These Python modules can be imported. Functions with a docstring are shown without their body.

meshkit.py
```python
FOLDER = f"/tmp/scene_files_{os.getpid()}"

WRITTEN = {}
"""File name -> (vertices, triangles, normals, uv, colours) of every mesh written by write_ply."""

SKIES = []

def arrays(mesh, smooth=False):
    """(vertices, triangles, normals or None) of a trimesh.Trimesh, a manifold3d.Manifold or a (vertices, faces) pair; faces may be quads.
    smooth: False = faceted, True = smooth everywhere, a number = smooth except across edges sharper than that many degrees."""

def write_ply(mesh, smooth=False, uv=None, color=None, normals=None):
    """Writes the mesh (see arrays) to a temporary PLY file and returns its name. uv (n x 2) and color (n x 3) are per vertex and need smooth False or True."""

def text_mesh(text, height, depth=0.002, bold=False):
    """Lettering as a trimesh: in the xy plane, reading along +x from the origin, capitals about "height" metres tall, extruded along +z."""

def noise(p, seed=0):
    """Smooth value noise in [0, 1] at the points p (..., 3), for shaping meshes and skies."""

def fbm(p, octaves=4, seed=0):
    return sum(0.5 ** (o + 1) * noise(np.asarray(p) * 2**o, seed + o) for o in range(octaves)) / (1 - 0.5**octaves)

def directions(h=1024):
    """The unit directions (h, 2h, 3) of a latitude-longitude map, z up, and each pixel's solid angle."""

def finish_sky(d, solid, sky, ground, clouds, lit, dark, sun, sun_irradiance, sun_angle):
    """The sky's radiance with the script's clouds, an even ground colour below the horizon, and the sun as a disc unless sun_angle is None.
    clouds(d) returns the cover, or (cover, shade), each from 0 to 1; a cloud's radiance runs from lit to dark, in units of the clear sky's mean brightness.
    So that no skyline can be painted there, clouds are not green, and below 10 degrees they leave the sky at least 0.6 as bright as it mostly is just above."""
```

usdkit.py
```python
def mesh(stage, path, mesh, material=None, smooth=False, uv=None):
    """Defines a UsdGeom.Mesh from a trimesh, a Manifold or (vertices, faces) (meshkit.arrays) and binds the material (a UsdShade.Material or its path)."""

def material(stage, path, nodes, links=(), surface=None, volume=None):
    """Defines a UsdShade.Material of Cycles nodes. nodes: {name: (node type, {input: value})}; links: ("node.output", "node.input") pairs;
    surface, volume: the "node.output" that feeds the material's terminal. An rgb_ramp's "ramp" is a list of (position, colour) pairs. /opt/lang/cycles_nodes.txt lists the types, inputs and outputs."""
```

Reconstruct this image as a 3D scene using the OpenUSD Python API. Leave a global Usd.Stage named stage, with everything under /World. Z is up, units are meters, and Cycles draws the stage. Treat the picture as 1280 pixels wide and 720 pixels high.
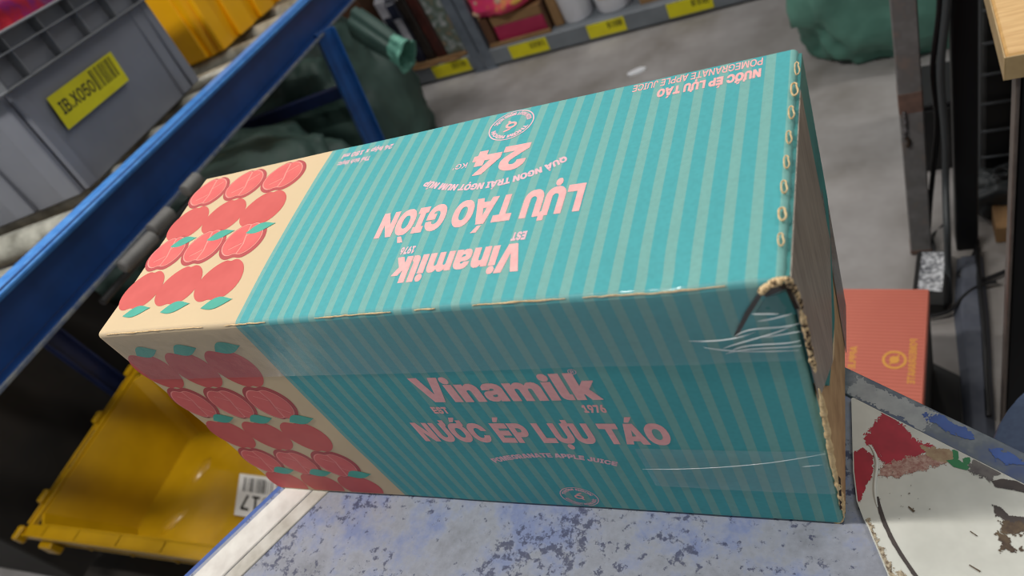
import math, random, glob, numpy as np, trimesh, meshkit, usdkit
from pxr import Usd, UsdGeom, UsdLux, UsdShade, Gf, Sdf
from shapely import affinity
from shapely.geometry import Polygon, box as sbox, MultiPolygon, LineString, Point
from shapely.ops import unary_union

stage = Usd.Stage.CreateInMemory()
UsdGeom.SetStageUpAxis(stage, UsdGeom.Tokens.z)
UsdGeom.SetStageMetersPerUnit(stage, 1.0)
UsdGeom.Xform.Define(stage, '/World'); UsdGeom.Scope.Define(stage, '/World/Looks')
rng = np.random.default_rng(7); random.seed(7)

# ------------------------------------------------------------------ camera, lights
# working coordinates: x along the juice carton, y away from the camera, z up from the table top; the floor lies at z = FL
FL = -0.70
UP = np.array([0, 0, -FL])                       # added to everything: world floor is z = 0
C = np.array([0.46010575, -0.18967622, 0.41585641]); F = 924.8212
M = np.array([[0.87763782, 0.25337363, -0.40688286], [-0.07976719, -0.75982616, -0.64521424], [-0.47264051, 0.59872032, -0.64664127]])
cam = UsdGeom.Camera.Define(stage, '/World/camera')
m4 = Gf.Matrix4d(*[*M[0], 0], *[*(-M[1]), 0], *[*(-M[2]), 0], *[*(C + UP), 1])
cam.AddTransformOp().Set(m4)
cam.CreateHorizontalApertureAttr(36.0); cam.CreateVerticalApertureAttr(36.0 * 9 / 16)
cam.CreateFocalLengthAttr(36.0 * F / 1280)
cam.CreateFStopAttr(8.5); cam.CreateFocusDistanceAttr(0.44)
cam.CreateClippingRangeAttr(Gf.Vec2f(0.01, 100))
cam.GetPrim().CreateAttribute('exposure', Sdf.ValueTypeNames.Float).Set(-0.10)

def lamp(name, pos, w, h, inten, col=(1, .97, .93)):
    l = UsdLux.RectLight.Define(stage, '/World/' + name)
    l.AddTranslateOp().Set(Gf.Vec3d(*(np.array(pos) + UP)))
    l.CreateWidthAttr(w); l.CreateHeightAttr(h); l.CreateIntensityAttr(inten); l.CreateColorAttr(Gf.Vec3f(*col))
LAMP = 46.0
lamp('ceiling_lamp', (-0.56, -0.12, 1.78), 1.0, .09, LAMP * 2.5)                 # the tube hung over the packing table
for i, (x, y, k) in enumerate([(-0.6, 1.7, .7), (2.2, 1.5, 1.5), (-3.2, 1.2, 1.2), (-3.2, 3.4, 1.5), (0.6, 3.4, 1.8)]):
    lamp('ceiling_lamp_%03d' % (i + 1), (x, y, 2.6), 1.2, .10, LAMP * k)
dome = UsdLux.DomeLight.Define(stage, '/World/hall_light'); dome.CreateIntensityAttr(0.095); dome.CreateColorAttr(Gf.Vec3f(.93, .97, 1.0))

def ray(px):
    return np.array([(px[0] - 640) / F, (px[1] - 360) / F, 1.0]) @ M
def at(px, axis=2, val=0.0):                     # where the sight line through a pixel meets a plane of the room
    d = ray(px); return C + d * ((val - C[axis]) / d[axis])
def pr(P):
    q = (np.asarray(P, float) - C) @ M.T
    return np.stack([640 + F * q[..., 0] / q[..., 2], 360 + F * q[..., 1] / q[..., 2]], -1)

# ------------------------------------------------------------------ helpers: things
used = {}
def numbered(path):
    n = used.get(path, 0); used[path] = n + 1
    return path if n == 0 else '%s_%03d' % (path, n)

class Thing:
    def __init__(s, name, label, cat, base=(0, 0, 0), group=None, kind=None):
        s.base = np.array(base, float)
        s.path = numbered('/World/' + name)
        x = UsdGeom.Xform.Define(stage, s.path); x.AddTranslateOp().Set(Gf.Vec3d(*(s.base + UP)))
        p = s.prim = x.GetPrim()
        if kind: p.SetCustomDataByKey('kind', kind)
        if label: p.SetCustomDataByKey('label', label)
        if cat: p.SetCustomDataByKey('category', cat)
        if group: p.SetCustomDataByKey('group', group)
    def part(s, name, mesh, mat, parent=None, label=None, smooth=False, uv=None, kind=None):
        path = numbered((parent or s.path) + '/' + name)
        v, f = vf(mesh)
        usdkit.mesh(stage, path, trimesh.Trimesh(v - s.base, f, process=False), L(mat), smooth=smooth, uv=uv)
        pm = stage.GetPrimAtPath(path)
        if label: pm.SetCustomDataByKey('label', label)
        if kind: pm.SetCustomDataByKey('kind', kind)
        return path
def solo(name, mesh, mat, label=None, cat=None, group=None, kind=None, smooth=False, base=None):
    v, f = vf(mesh)
    base = np.array([v[:, 0].mean(), v[:, 1].mean(), v[:, 2].min()]) if base is None else np.array(base, float)
    path = numbered('/World/' + name)
    m = usdkit.mesh(stage, path, trimesh.Trimesh(v - base, f, process=False), L(mat), smooth=smooth)
    m.AddTranslateOp().Set(Gf.Vec3d(*(base + UP)))
    p = m.GetPrim()
    for k, val in (('label', label), ('category', cat), ('group', group), ('kind', kind)):
        if val: p.SetCustomDataByKey(k, val)
    return p
def vf(mesh):
    if isinstance(mesh, trimesh.Trimesh): return np.array(mesh.vertices, float), np.array(mesh.faces)
    v, f = np.asarray(mesh[0], float), np.asarray(mesh[1], int)
    if f.shape[1] == 4: f = np.vstack([f[:, [0, 1, 2]], f[:, [0, 2, 3]]])
    return v, f
def join(*ms):
    ms = [m for m in ms if m is not None]
    vs, fs, n = [], [], 0
    for m in ms:
        v, f = vf(m); vs.append(v); fs.append(f + n); n += len(v)
    return trimesh.Trimesh(np.vstack(vs), np.vstack(fs), process=False)
# ------------------------------------------------------------------ helpers: shapes
I3 = np.eye(3)
def fr(o, ax=I3):
    """A frame: points given as (a, b, c) along the rows of ax from o."""
    o = np.array(o, float); ax = np.array(ax, float)
    return lambda p: np.asarray(p, float) @ ax + o
ID = lambda p: np.asarray(p, float)
def bx(lo, hi, b=.002, T=ID):
    """Box from lo to hi with chamfered edges."""
    lo, hi = np.minimum(lo, hi).astype(float), np.maximum(lo, hi).astype(float)
    b = min(b, .45 * (hi - lo).min()); pts = []
    for k in np.ndindex(2, 2, 2):
        c = np.where(np.array(k) == 1, hi, lo); s = np.where(np.array(k) == 1, -1, 1)
        for a in range(3):
            q = c + s * b; q[a] = c[a]; pts.append(q)
    h = trimesh.convex.convex_hull(np.array(pts))
    v = T(h.vertices); f = np.array(h.faces)
    return fixn(v, f)
def fixn(v, f):
    m = trimesh.Trimesh(v, f, process=False)
    if m.volume < 0: m = trimesh.Trimesh(v, f[:, ::-1], process=False)
    return m
def tube(pts, r, seg=10, closed=False, caps=True):
    """A round bar swept along points; r a number or one per point."""
    P = np.asarray(pts, float); n = len(P); r = np.broadcast_to(r, n)
    t = np.gradient(P, axis=0) if not closed else np.roll(P, -1, 0) - np.roll(P, 1, 0)
    t /= np.linalg.norm(t, axis=1, keepdims=True)
    u = np.cross(t[0], [0, 0, 1.0]); u = u if np.linalg.norm(u) > .05 else np.cross(t[0], [1.0, 0, 0]); u /= np.linalg.norm(u)
    rings = []
    for i in range(n):
        u = u - t[i] * (u @ t[i]); u /= np.linalg.norm(u); w = np.cross(t[i], u)
        a = np.linspace(0, 2 * np.pi, seg, endpoint=False)
        rings.append(P[i] + r[i] * (np.cos(a)[:, None] * u + np.sin(a)[:, None] * w))
    v = np.vstack(rings); f = []
    for i in range(n if closed else n - 1):
        for k in range(seg):
            a, b = i * seg + k, i * seg + (k + 1) % seg; c, d = ((i + 1) % n) * seg + k, ((i + 1) % n) * seg + (k + 1) % seg
            f += [[a, b, d], [a, d, c]]
    if caps and not closed:
        v = np.vstack([v, P[0], P[-1]]); e = len(v)
        for k in range(seg):
            f += [[e - 2, (k + 1) % seg, k], [e - 1, (n - 1) * seg + k, (n - 1) * seg + (k + 1) % seg]]
    return fixn(v, np.array(f)) if not closed else trimesh.Trimesh(v, f, process=False)
def spline(pts, n=30):
    from scipy.interpolate import CubicSpline
    P = np.asarray(pts, float); s = np.r_[0, np.cumsum(np.linalg.norm(np.diff(P, axis=0), axis=1))]
    return CubicSpline(s, P)(np.linspace(0, s[-1], n))
def lathe(prof, seg=32, T=ID):
    """prof: (radius, height) pairs, turned about the third axis of T."""
    prof = np.asarray(prof, float); n = len(prof); a = np.linspace(0, 2 * np.pi, seg, endpoint=False)
    v = np.array([[q[0] * math.cos(t), q[0] * math.sin(t), q[1]] for q in prof for t in a]); f = []
    for i in range(n - 1):
        for k in range(seg):
            p, q = i * seg + k, i * seg + (k + 1) % seg
            f += [[p, q, q + seg], [p, q + seg, p + seg]]
    return fixn(T(v), np.array(f))
def extrude(poly, h, T=ID):
    poly = poly if isinstance(poly, (MultiPolygon, Polygon)) else Polygon(poly)
    ms = [trimesh.creation.extrude_polygon(g, h, engine='earcut') for g in getattr(poly, 'geoms', [poly]) if g.area > 1e-9]
    m = trimesh.util.concatenate(ms); return fixn(T(m.vertices), np.array(m.faces))
def rings(loops, cap0=True, cap1=True):
    """Loft through closed loops of the same length."""
    n = len(loops[0]); v = np.vstack(loops); f = []
    for i in range(len(loops) - 1):
        for k in range(n):
            a, b = i * n + k, i * n + (k + 1) % n
            f += [[a, b, b + n], [a, b + n, a + n]]
    if cap0: f += [[0, k + 1, k] for k in range(1, n - 1)]
    e = (len(loops) - 1) * n
    if cap1: f += [[e, e + k, e + k + 1] for k in range(1, n - 1)]
    return np.array(v), np.array(f)
# ------------------------------------------------------------------ helpers: flat print
FONT = glob.glob('/opt/blender-*/*/datafiles/fonts/Inter.woff2')[0]
_fonts = {}
def glyphs(text, weight=800, size=150):
    """Outlines of a line of text; capitals are 1 high, it reads along +x from the origin."""
    from PIL import Image, ImageDraw, ImageFont
    if weight not in _fonts:
        f = ImageFont.truetype(FONT, size)
        try: f.set_variation_by_axes([32, weight])
        except Exception: pass
        _fonts[weight] = (f, -f.getbbox('H', anchor='ls')[1])
    font, cap = _fonts[weight]
    x0, y0, x1, y1 = font.getbbox(text, anchor='ls')
    im = Image.new('L', (x1 - x0 + 8, y1 - y0 + 8)); ImageDraw.Draw(im).text((4 - x0, 4 - y0), text, 255, font, anchor='ls')
    on = np.pad(np.asarray(im) > 127, ((0, 0), (1, 1))).astype(np.int8)
    rr, st = np.nonzero(np.diff(on, axis=1) == 1); en = np.nonzero(np.diff(on, axis=1) == -1)[1]
    g = unary_union([sbox(a, -r - 1, b, -r) for a, b, r in zip(st, en, rr)]).buffer(.7).buffer(-.7).simplify(.8)
    s = 1.0 / cap
    g = affinity.affine_transform(g, [s, 0, 0, s, -4 * s, (4 - y0) * s])
    return g.buffer(.013, join_style=2) if weight >= 900 else g
def fit(g, w, h):
    """Text of width w with capitals h high."""
    x0, _, x1, _ = g.bounds
    return affinity.affine_transform(g, [w / (x1 - x0), 0, 0, h, -x0 * w / (x1 - x0), 0])
def remap(g, fn, seg=.002):
    from shapely import segmentize, transform
    return transform(segmentize(g, seg), lambda a: fn(a))
def arch(g, w, sag):
    """Bends a line of text (from 0 to w) up into an arch that rises by sag."""
    R = (w * w / 4 + sag * sag) / (2 * sag)
    def fn(a):
        th = (a[:, 0] - w / 2) / R * (2 * R * math.asin(w / 2 / R) / w); rad = R + a[:, 1]
        return np.stack([w / 2 + rad * np.sin(th), rad * np.cos(th) - R + sag], 1)
    return remap(g, fn)
def around(g, R, mid, inside=False):
    """Text along a circle of radius R, centred at angle mid (radians)."""
    x0, _, x1, _ = g.bounds; c = (x0 + x1) / 2
    def fn(a):
        if inside: th = mid + (a[:, 0] - c) / R; rad = R - a[:, 1]
        else: th = mid - (a[:, 0] - c) / R; rad = R + a[:, 1]
        return np.stack([rad * np.cos(th), rad * np.sin(th)], 1)
    return remap(g, fn, .0005)
def flat(g, maxlen=.005):
    """Triangles of a flat shape, fine enough to follow a bulging panel."""
    vs, fs, n = [], [], 0
    for p in getattr(g, 'geoms', [g]):
        if p.geom_type != 'Polygon' or p.area < 1e-10: continue
        v, f = trimesh.creation.triangulate_polygon(p, engine='earcut')
        v = np.c_[v, np.zeros(len(v))]
        if maxlen: v, f = trimesh.remesh.subdivide_to_size(v, f, maxlen)
        nn = np.cross(v[f[:, 1]] - v[f[:, 0]], v[f[:, 2]] - v[f[:, 0]])[:, 2] < 0
        f = f.copy(); f[nn] = f[nn][:, ::-1]
        vs.append(v); fs.append(f + n); n += len(v)
    return np.vstack(vs)[:, :2], np.vstack(fs)
def blob(x, y, rx, ry, rough=.25, seed=0, n=40, rot=0):
    r = np.random.default_rng(seed); a = np.linspace(0, 2 * np.pi, n, endpoint=False)
    k = 1 + rough * (meshkit.fbm(np.c_[np.cos(a) * 1.7 + seed * 3.1, np.sin(a) * 1.7, a * 0 + .3], 4, seed) - .5) * 2
    g = Polygon(np.c_[rx * k * np.cos(a), ry * k * np.sin(a)]).buffer(0)
    return affinity.translate(affinity.rotate(g, rot, origin=(0, 0)), x, y)
def ragged(g, amp, freq=420, seed=0, cell=.00022, fine=.35):
    """The shape with a frayed, patchy outline, as old paint wears."""
    from scipy.ndimage import distance_transform_edt as edt
    from shapely import contains_xy
    x0, y0, x1, y1 = g.buffer(amp * .6).bounds
    X, Y = np.meshgrid(np.arange(x0, x1, cell), np.arange(y0, y1, cell)); ins = contains_xy(g, X, Y)
    d = (edt(ins) - edt(~ins)) * cell; p = np.stack([X, Y, X * 0 + seed * .013], -1)
    on = d + amp * ((meshkit.fbm(p * freq, 3, seed) - .5) * 1.6 + (meshkit.noise(p * freq * 5, seed + 3) - .5) * fine * 2) > 0
    q = np.pad(on, ((0, 0), (1, 1))).astype(np.int8); r_, a = np.nonzero(np.diff(q, axis=1) == 1); b = np.nonzero(np.diff(q, axis=1) == -1)[1]
    return unary_union([sbox(x0 + i * cell, y0 + k * cell, x0 + j * cell, y0 + (k + 1) * cell) for i, j, k in zip(a, b, r_)]).buffer(cell * .3).simplify(cell * .4)
# ------------------------------------------------------------------ materials
def lin(c):
    c = np.array(c, float) / 255.0
    return tuple(np.where(c <= .04045, c / 12.92, ((c + .055) / 1.055) ** 2.4))
_mats = {}
def L(name):
    return name if isinstance(name, UsdShade.Material) else _mats[name]
def paint(name, c1, c2=None, scale=30, rough=.5, detail=4, bump=0, metal=0, lo=.35, hi=.65, spec=.5, coat=0, bscale=None, c3=None, stretch=None, **kw):
    """Principled surface whose colour wanders between c1 and c2 (and c3) with noise in room coordinates."""
    nodes = {'g': ('geometry', {}), 'p': ('principled_bsdf', {'roughness': rough, 'metallic': metal, 'specular_ior_level': spec, 'coat_weight': coat, **kw})}
    links = []; src = 'g.position'
    if stretch:
        nodes['mp'] = ('mapping', {'scale': stretch}); links.append(('g.position', 'mp.vector')); src = 'mp.vector'
    if c2 is None: nodes['p'][1]['base_color'] = lin(c1)
    else:
        nodes['n'] = ('noise_texture', {'scale': scale, 'detail': detail, 'roughness': .6})
        st = [(lo, lin(c1)), (hi, lin(c2))] if c3 is None else [(lo, lin(c1)), ((lo + hi) / 2, lin(c2)), (hi, lin(c3))]
        nodes['r'] = ('rgb_ramp', {'ramp': st})
        links += [(src, 'n.vector'), ('n.fac', 'r.fac'), ('r.color', 'p.base_color')]
    if bump:
        nodes['bn'] = ('noise_texture', {'scale': bscale or scale * 2, 'detail': 4}); nodes['b'] = ('bump', {'strength': bump, 'distance': .002})
        links += [(src, 'bn.vector'), ('bn.fac', 'b.height'), ('b.normal', 'p.normal')]
    _mats[name] = usdkit.material(stage, '/World/Looks/' + name, nodes, links, surface='p.BSDF')

XS = .1266                                       # where the bare band of the carton ends and the teal print starts
def carton_look():
    teal, kraft, light = lin((74, 168, 172)), lin((212, 188, 150)), lin((148, 182, 164))
    N = {'uv': ('uvmap', {'attribute': 'st'}), 's': ('separate_xyz', {}),
         'g': ('geometry', {}), 'n1': ('noise_texture', {'scale': 9, 'detail': 5}), 'n2': ('noise_texture', {'scale': 420, 'detail': 3}),
         'um': ('math', {'math_type': 'multiply_add', 'value2': 1 / .0112, 'value3': .1}), 'fr': ('math', {'math_type': 'fraction'}),
         'tri': ('math', {'math_type': 'pingpong', 'value2': .5}), 'st': ('map_range', {'from_min': .275, 'from_max': .305, 'clamp': True}),
         'dx': ('math', {'math_type': 'multiply', 'value2': 2 * math.pi / .00125}), 'dy': ('math', {'math_type': 'multiply', 'value2': 2 * math.pi / .00125}),
         'sx': ('math', {'math_type': 'sine'}), 'sy': ('math', {'math_type': 'sine'}), 'sxy': ('math', {'math_type': 'multiply'}),
         'dots': ('map_range', {'from_min': -.35, 'from_max': .35, 'to_min': .55, 'to_max': 1.0, 'clamp': True}),
         'sd': ('math', {'math_type': 'multiply'}), 'sd2': ('math', {'math_type': 'multiply', 'value2': .66}),
         'c1': ('mix', {'color1': teal, 'color2': light}),
         'wob': ('math', {'math_type': 'multiply_add', 'value2': .0012, 'value3': -.0006}), 'ua': ('math', {'math_type': 'add'}),
         'tm': ('map_range', {'from_min': XS - .0002, 'from_max': XS + .0002, 'clamp': True}),
         'end': ('math', {'math_type': 'greater_than', 'value2': .9}), 'tm2': ('math', {'math_type': 'subtract', 'use_clamp': True}),
         'kr': ('rgb_ramp', {'ramp': [(.3, lin((222, 196, 156))), (.7, kraft)]}),
         'c2': ('mix', {}), 'sp': ('rgb_ramp', {'ramp': [(.3, (.86, .86, .86)), (.62, (1, 1, 1))]}), 'c3': ('mix', {'mix_type': 'multiply', 'fac': .6}),
         'wr': ('rgb_ramp', {'ramp': [(.35, (.93, .93, .93)), (.7, (1, 1, 1))]}), 'c4': ('mix', {'mix_type': 'multiply', 'fac': .8}),
         'b': ('bump', {'strength': .12, 'distance': .0006}), 'p': ('principled_bsdf', {'roughness': .62, 'specular_ior_level': .35})}
    K = [('uv.UV', 's.vector'), ('g.position', 'n1.vector'), ('g.position', 'n2.vector'), ('n1.fac', 'wob.value1'), ('s.x', 'ua.value1'), ('wob.value', 'ua.value2'),
         ('ua.value', 'tm.value'), ('s.x', 'um.value1'), ('um.value', 'fr.value1'), ('fr.value', 'tri.value1'), ('tri.value', 'st.value'),
         ('s.x', 'dx.value1'), ('s.y', 'dy.value1'), ('dx.value', 'sx.value1'), ('dy.value', 'sy.value1'), ('sx.value', 'sxy.value1'), ('sy.value', 'sxy.value2'),
         ('sxy.value', 'dots.value'), ('dots.result', 'sd.value1'), ('st.result', 'sd.value2'), ('sd.value', 'sd2.value1'), ('sd2.value', 'c1.fac'),
         ('s.x', 'end.value1'), ('tm.result', 'tm2.value1'), ('end.value', 'tm2.value2'), ('tm2.value', 'c2.fac'), ('n2.fac', 'kr.fac'),
         ('kr.color', 'c2.color1'), ('c1.color', 'c2.color2'), ('n2.fac', 'sp.fac'), ('c2.color', 'c3.color1'), ('sp.color', 'c3.color2'),
         ('n1.fac', 'wr.fac'), ('c3.color', 'c4.color1'), ('wr.color', 'c4.color2'), ('c4.color', 'p.base_color'), ('n2.fac', 'b.height'), ('b.normal', 'p.normal')]
    _mats['carton_print'] = usdkit.material(stage, '/World/Looks/carton_print', N, K, surface='p.BSDF')
carton_look()
def film(name, haze=.055, rough=.14, tint=(1, 1, 1), bump=.3, scale=60, stretch=(1, 1, 1), haze_col=(236, 240, 240), refl=.8):
    """Clear plastic: lets most light through, glossy, with a little haze and fine wrinkles."""
    N = {'t': ('transparent_bsdf', {'color': tint}), 'd': ('diffuse_bsdf', {'color': lin(haze_col)}), 'gl': ('glossy_bsdf', {'roughness': rough, 'color': (refl,) * 3}),
         'lw': ('layer_weight', {'blend': .5}), 'pw': ('math', {'math_type': 'power', 'value2': 4.0}), 'fz': ('math', {'math_type': 'multiply_add', 'value2': .8, 'value3': .03}), 'm1': ('mix_closure', {'fac': haze}), 'm2': ('mix_closure', {}), 'g': ('geometry', {}), 'mp': ('mapping', {'scale': stretch}),
         'n': ('noise_texture', {'scale': scale, 'detail': 3}), 'b': ('bump', {'strength': bump, 'distance': .002})}
    K = [('t.BSDF', 'm1.closure1'), ('d.BSDF', 'm1.closure2'), ('m1.closure', 'm2.closure1'), ('gl.BSDF', 'm2.closure2'), ('lw.facing', 'pw.value1'), ('pw.value', 'fz.value1'), ('fz.value', 'm2.fac'),
         ('g.position', 'mp.vector'), ('mp.vector', 'n.vector'), ('n.fac', 'b.height'), ('b.normal', 'gl.normal'), ('b.normal', 'lw.normal')]
    _mats[name] = usdkit.material(stage, '/World/Looks/' + name, N, K, surface='m2.closure')
film('clear_tape'); film('hazy_tape', haze=.6, rough=.2, bump=.6, scale=40, stretch=(1, 1, 5), haze_col=(150, 146, 138))
film('tape_wrinkle', haze=.75, rough=.1, haze_col=(225, 232, 232))
paint('pink_ink', (246, 182, 178), (240, 170, 168), scale=300, rough=.6)
paint('pale_ink', (240, 190, 196), (226, 180, 190), scale=300, rough=.6)
paint('fruit_red', (208, 90, 84), (200, 82, 76), scale=40, rough=.6)
paint('fruit_dark', (172, 66, 68), (182, 72, 72), scale=60, rough=.6)
paint('fruit_flesh', (222, 104, 98), (216, 92, 90), scale=60, rough=.6)
paint('fruit_line', (238, 150, 138), rough=.6)
paint('leaf_green', (72, 172, 152), (66, 160, 140), scale=60, rough=.6)
paint('kraft', (186, 150, 108), (160, 124, 86), scale=60, rough=.8, bump=.2)
paint('kraft_pale', (232, 204, 156), (206, 172, 124), scale=300, rough=.85, bump=.4, bscale=500)
paint('torn_kraft', (70, 52, 38), (206, 174, 128), scale=420, rough=.9, lo=.44, hi=.54, c3=(226, 196, 150))
paint('kraft_dark', (60, 44, 32), (36, 27, 20), scale=200, rough=.9)
paint('kraft_grey', (170, 158, 144), (132, 121, 110), scale=60, rough=.32, stretch=(1, 8, .5), bump=.3)
paint('teal_flap', (52, 128, 124), (44, 112, 110), scale=40, rough=.6)
paint('concrete', (132, 127, 122), (172, 168, 167), scale=4.5, rough=.75, detail=9, bump=.1, bscale=60, lo=.33, hi=.68)
paint('wall_paint', (150, 150, 146), (140, 140, 138), scale=1.2, rough=.8)
paint('rail_blue_shaded', (30, 72, 134), (24, 62, 118), scale=14, rough=.38, bump=.06)  # darker copy of the rail blue: shade of the upright web put in
paint('rail_lip', (86, 154, 228), (60, 130, 210), scale=60, rough=.35)  # brighter copy of the rail blue: light on the upward lip put in
paint('worn_edge', (120, 122, 120), (70, 84, 110), scale=50, rough=.5)  # grey of the lower rail lip, light falling on it painted in
paint('roller_grey', (204, 202, 188), (142, 140, 128), scale=20, rough=.4, metal=.2)
paint('sleeve_grey', (112, 110, 106), (92, 90, 88), scale=20, rough=.5)
paint('roller_end', (96, 96, 92), (70, 70, 68), scale=60, rough=.45, metal=.4)
paint('steel_dark', (52, 50, 48), (38, 37, 36), scale=30, rough=.5)
paint('navy', (24, 36, 74), (18, 28, 60), scale=30, rough=.45)
paint('leg_blue', (26, 84, 150), (22, 70, 130), scale=20, rough=.4)
paint('grey_plastic', (134, 136, 144), (124, 126, 134), scale=6, rough=.42, bump=.02)
paint('grey_rim', (118, 120, 123), (106, 108, 112), scale=10, rough=.36)
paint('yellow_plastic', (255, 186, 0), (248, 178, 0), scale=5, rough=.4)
paint('yellow_lower_shaded', (182, 140, 8), (164, 124, 5), scale=8, rough=.25, bump=.05)  # darker copy of the crate yellow, shade under the conveyor put in
paint('label_yellow', (222, 212, 22), (212, 200, 20), scale=20, rough=.5)
paint('label_white', (214, 212, 208), rough=.5)
paint('ink_black', (34, 32, 26), rough=.6)
paint('ink_olive', (96, 90, 20), (70, 66, 18), scale=200, rough=.6)
paint('red_film', (190, 44, 62), (150, 24, 40), scale=14, rough=.2, c3=(110, 24, 90), bump=.5, bscale=30)
paint('film_line', (225, 180, 186), rough=.3)
paint('sack_green', (58, 82, 74), (44, 66, 60), scale=9, rough=.55, bump=.25, bscale=220)
paint('sack_tie', (112, 172, 152), (74, 128, 112), scale=40, rough=.55)
paint('sack_teal', (96, 146, 130), (70, 116, 102), scale=8, rough=.5, bump=.25, bscale=200)
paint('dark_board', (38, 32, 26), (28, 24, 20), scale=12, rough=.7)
paint('shelf_grey', (122, 128, 134), (108, 114, 120), scale=10, rough=.5)
paint('upright_grey', (106, 114, 124), (88, 96, 106), scale=20, rough=.45)
paint('post_grey', (130, 128, 127), (112, 110, 109), scale=30, rough=.5, c3=(136, 120, 110), lo=.3, hi=.75)
paint('rust', (126, 98, 86), (104, 82, 74), scale=60, rough=.8)
paint('weld', (150, 148, 150), (70, 66, 64), scale=120, rough=.35, metal=.5)
paint('black_metal', (15, 16, 19), (11, 12, 14), scale=20, rough=.5, spec=.3)
paint('alu_edge', (120, 108, 100), (100, 90, 84), scale=30, rough=.4, metal=.3)
paint('black_rubber', (18, 18, 19), rough=.6)
paint('cable_black', (20, 20, 22), rough=.45)
paint('cable_grey', (62, 66, 68), rough=.5)
paint('blue_cloth', (92, 96, 106), (78, 82, 94), scale=30, rough=.85, bump=.2)
paint('stool_blue', (66, 82, 108), (58, 72, 98), scale=200, rough=.7)
paint('wood_top', (226, 184, 122), (206, 160, 98), scale=26, rough=.4, stretch=(1, 9, 1), detail=6)
paint('wood_edge', (196, 168, 122), (178, 150, 106), scale=40, rough=.45)
paint('wire_grey', (104, 108, 112), rough=.4, metal=.3)
paint('orange_board', (214, 118, 96), (206, 110, 90), scale=10, rough=.55)
paint('orange_stripe', (196, 98, 78), rough=.55)
paint('gold_print', (226, 158, 62), rough=.5)
paint('adapter_label', (214, 216, 220), (96, 98, 104), scale=160, rough=.35, lo=.4, hi=.6)
paint('white_enamel', (214, 214, 204), (196, 196, 186), scale=26, rough=.42, detail=6, bump=.05)
paint('chip_brown', (66, 50, 42), (96, 80, 60), scale=200, rough=.75)
paint('chip_tan', (92, 74, 56), (196, 182, 156), scale=600, rough=.8)
paint('red_stain', (150, 100, 90), (190, 160, 146), scale=500, rough=.7)
paint('black_paint', (52, 44, 42), (70, 60, 56), scale=120, rough=.6)
paint('red_paint', (178, 30, 52), (150, 22, 42), scale=60, rough=.5)
paint('green_paint', (28, 120, 68), rough=.5)
paint('tan_grime', (176, 156, 124), (150, 120, 96), scale=160, rough=.8)
paint('grey_grime', (120, 116, 112), (96, 90, 90), scale=160, rough=.8)
paint('table_blue', (52, 88, 160), (40, 70, 140), scale=60, rough=.45)
paint('trim_white', (224, 220, 212), (202, 196, 188), scale=40, rough=.5, bump=.1)
paint('trim_dirty', (200, 196, 186), (172, 166, 154), scale=50, rough=.6, bump=.15)
paint('steel_pale', (166, 170, 170), (146, 150, 152), scale=90, rough=.45)
paint('steel_worn', (132, 138, 142), (96, 104, 112), scale=40, rough=.4, c3=(70, 84, 120), metal=.2)
paint('pink_floral', (236, 60, 120), (240, 70, 110), scale=14, rough=.4, c3=(230, 190, 80), lo=.45, hi=.66)
paint('tan_carton', (150, 116, 78), (134, 102, 66), scale=14, rough=.8)
paint('brown_carton', (96, 64, 42), (82, 54, 36), scale=14, rough=.8)
paint('magenta_box', (176, 44, 84), (160, 36, 74), scale=10, rough=.5)
paint('white_plastic', (214, 214, 218), (200, 200, 206), scale=10, rough=.4)
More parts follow.
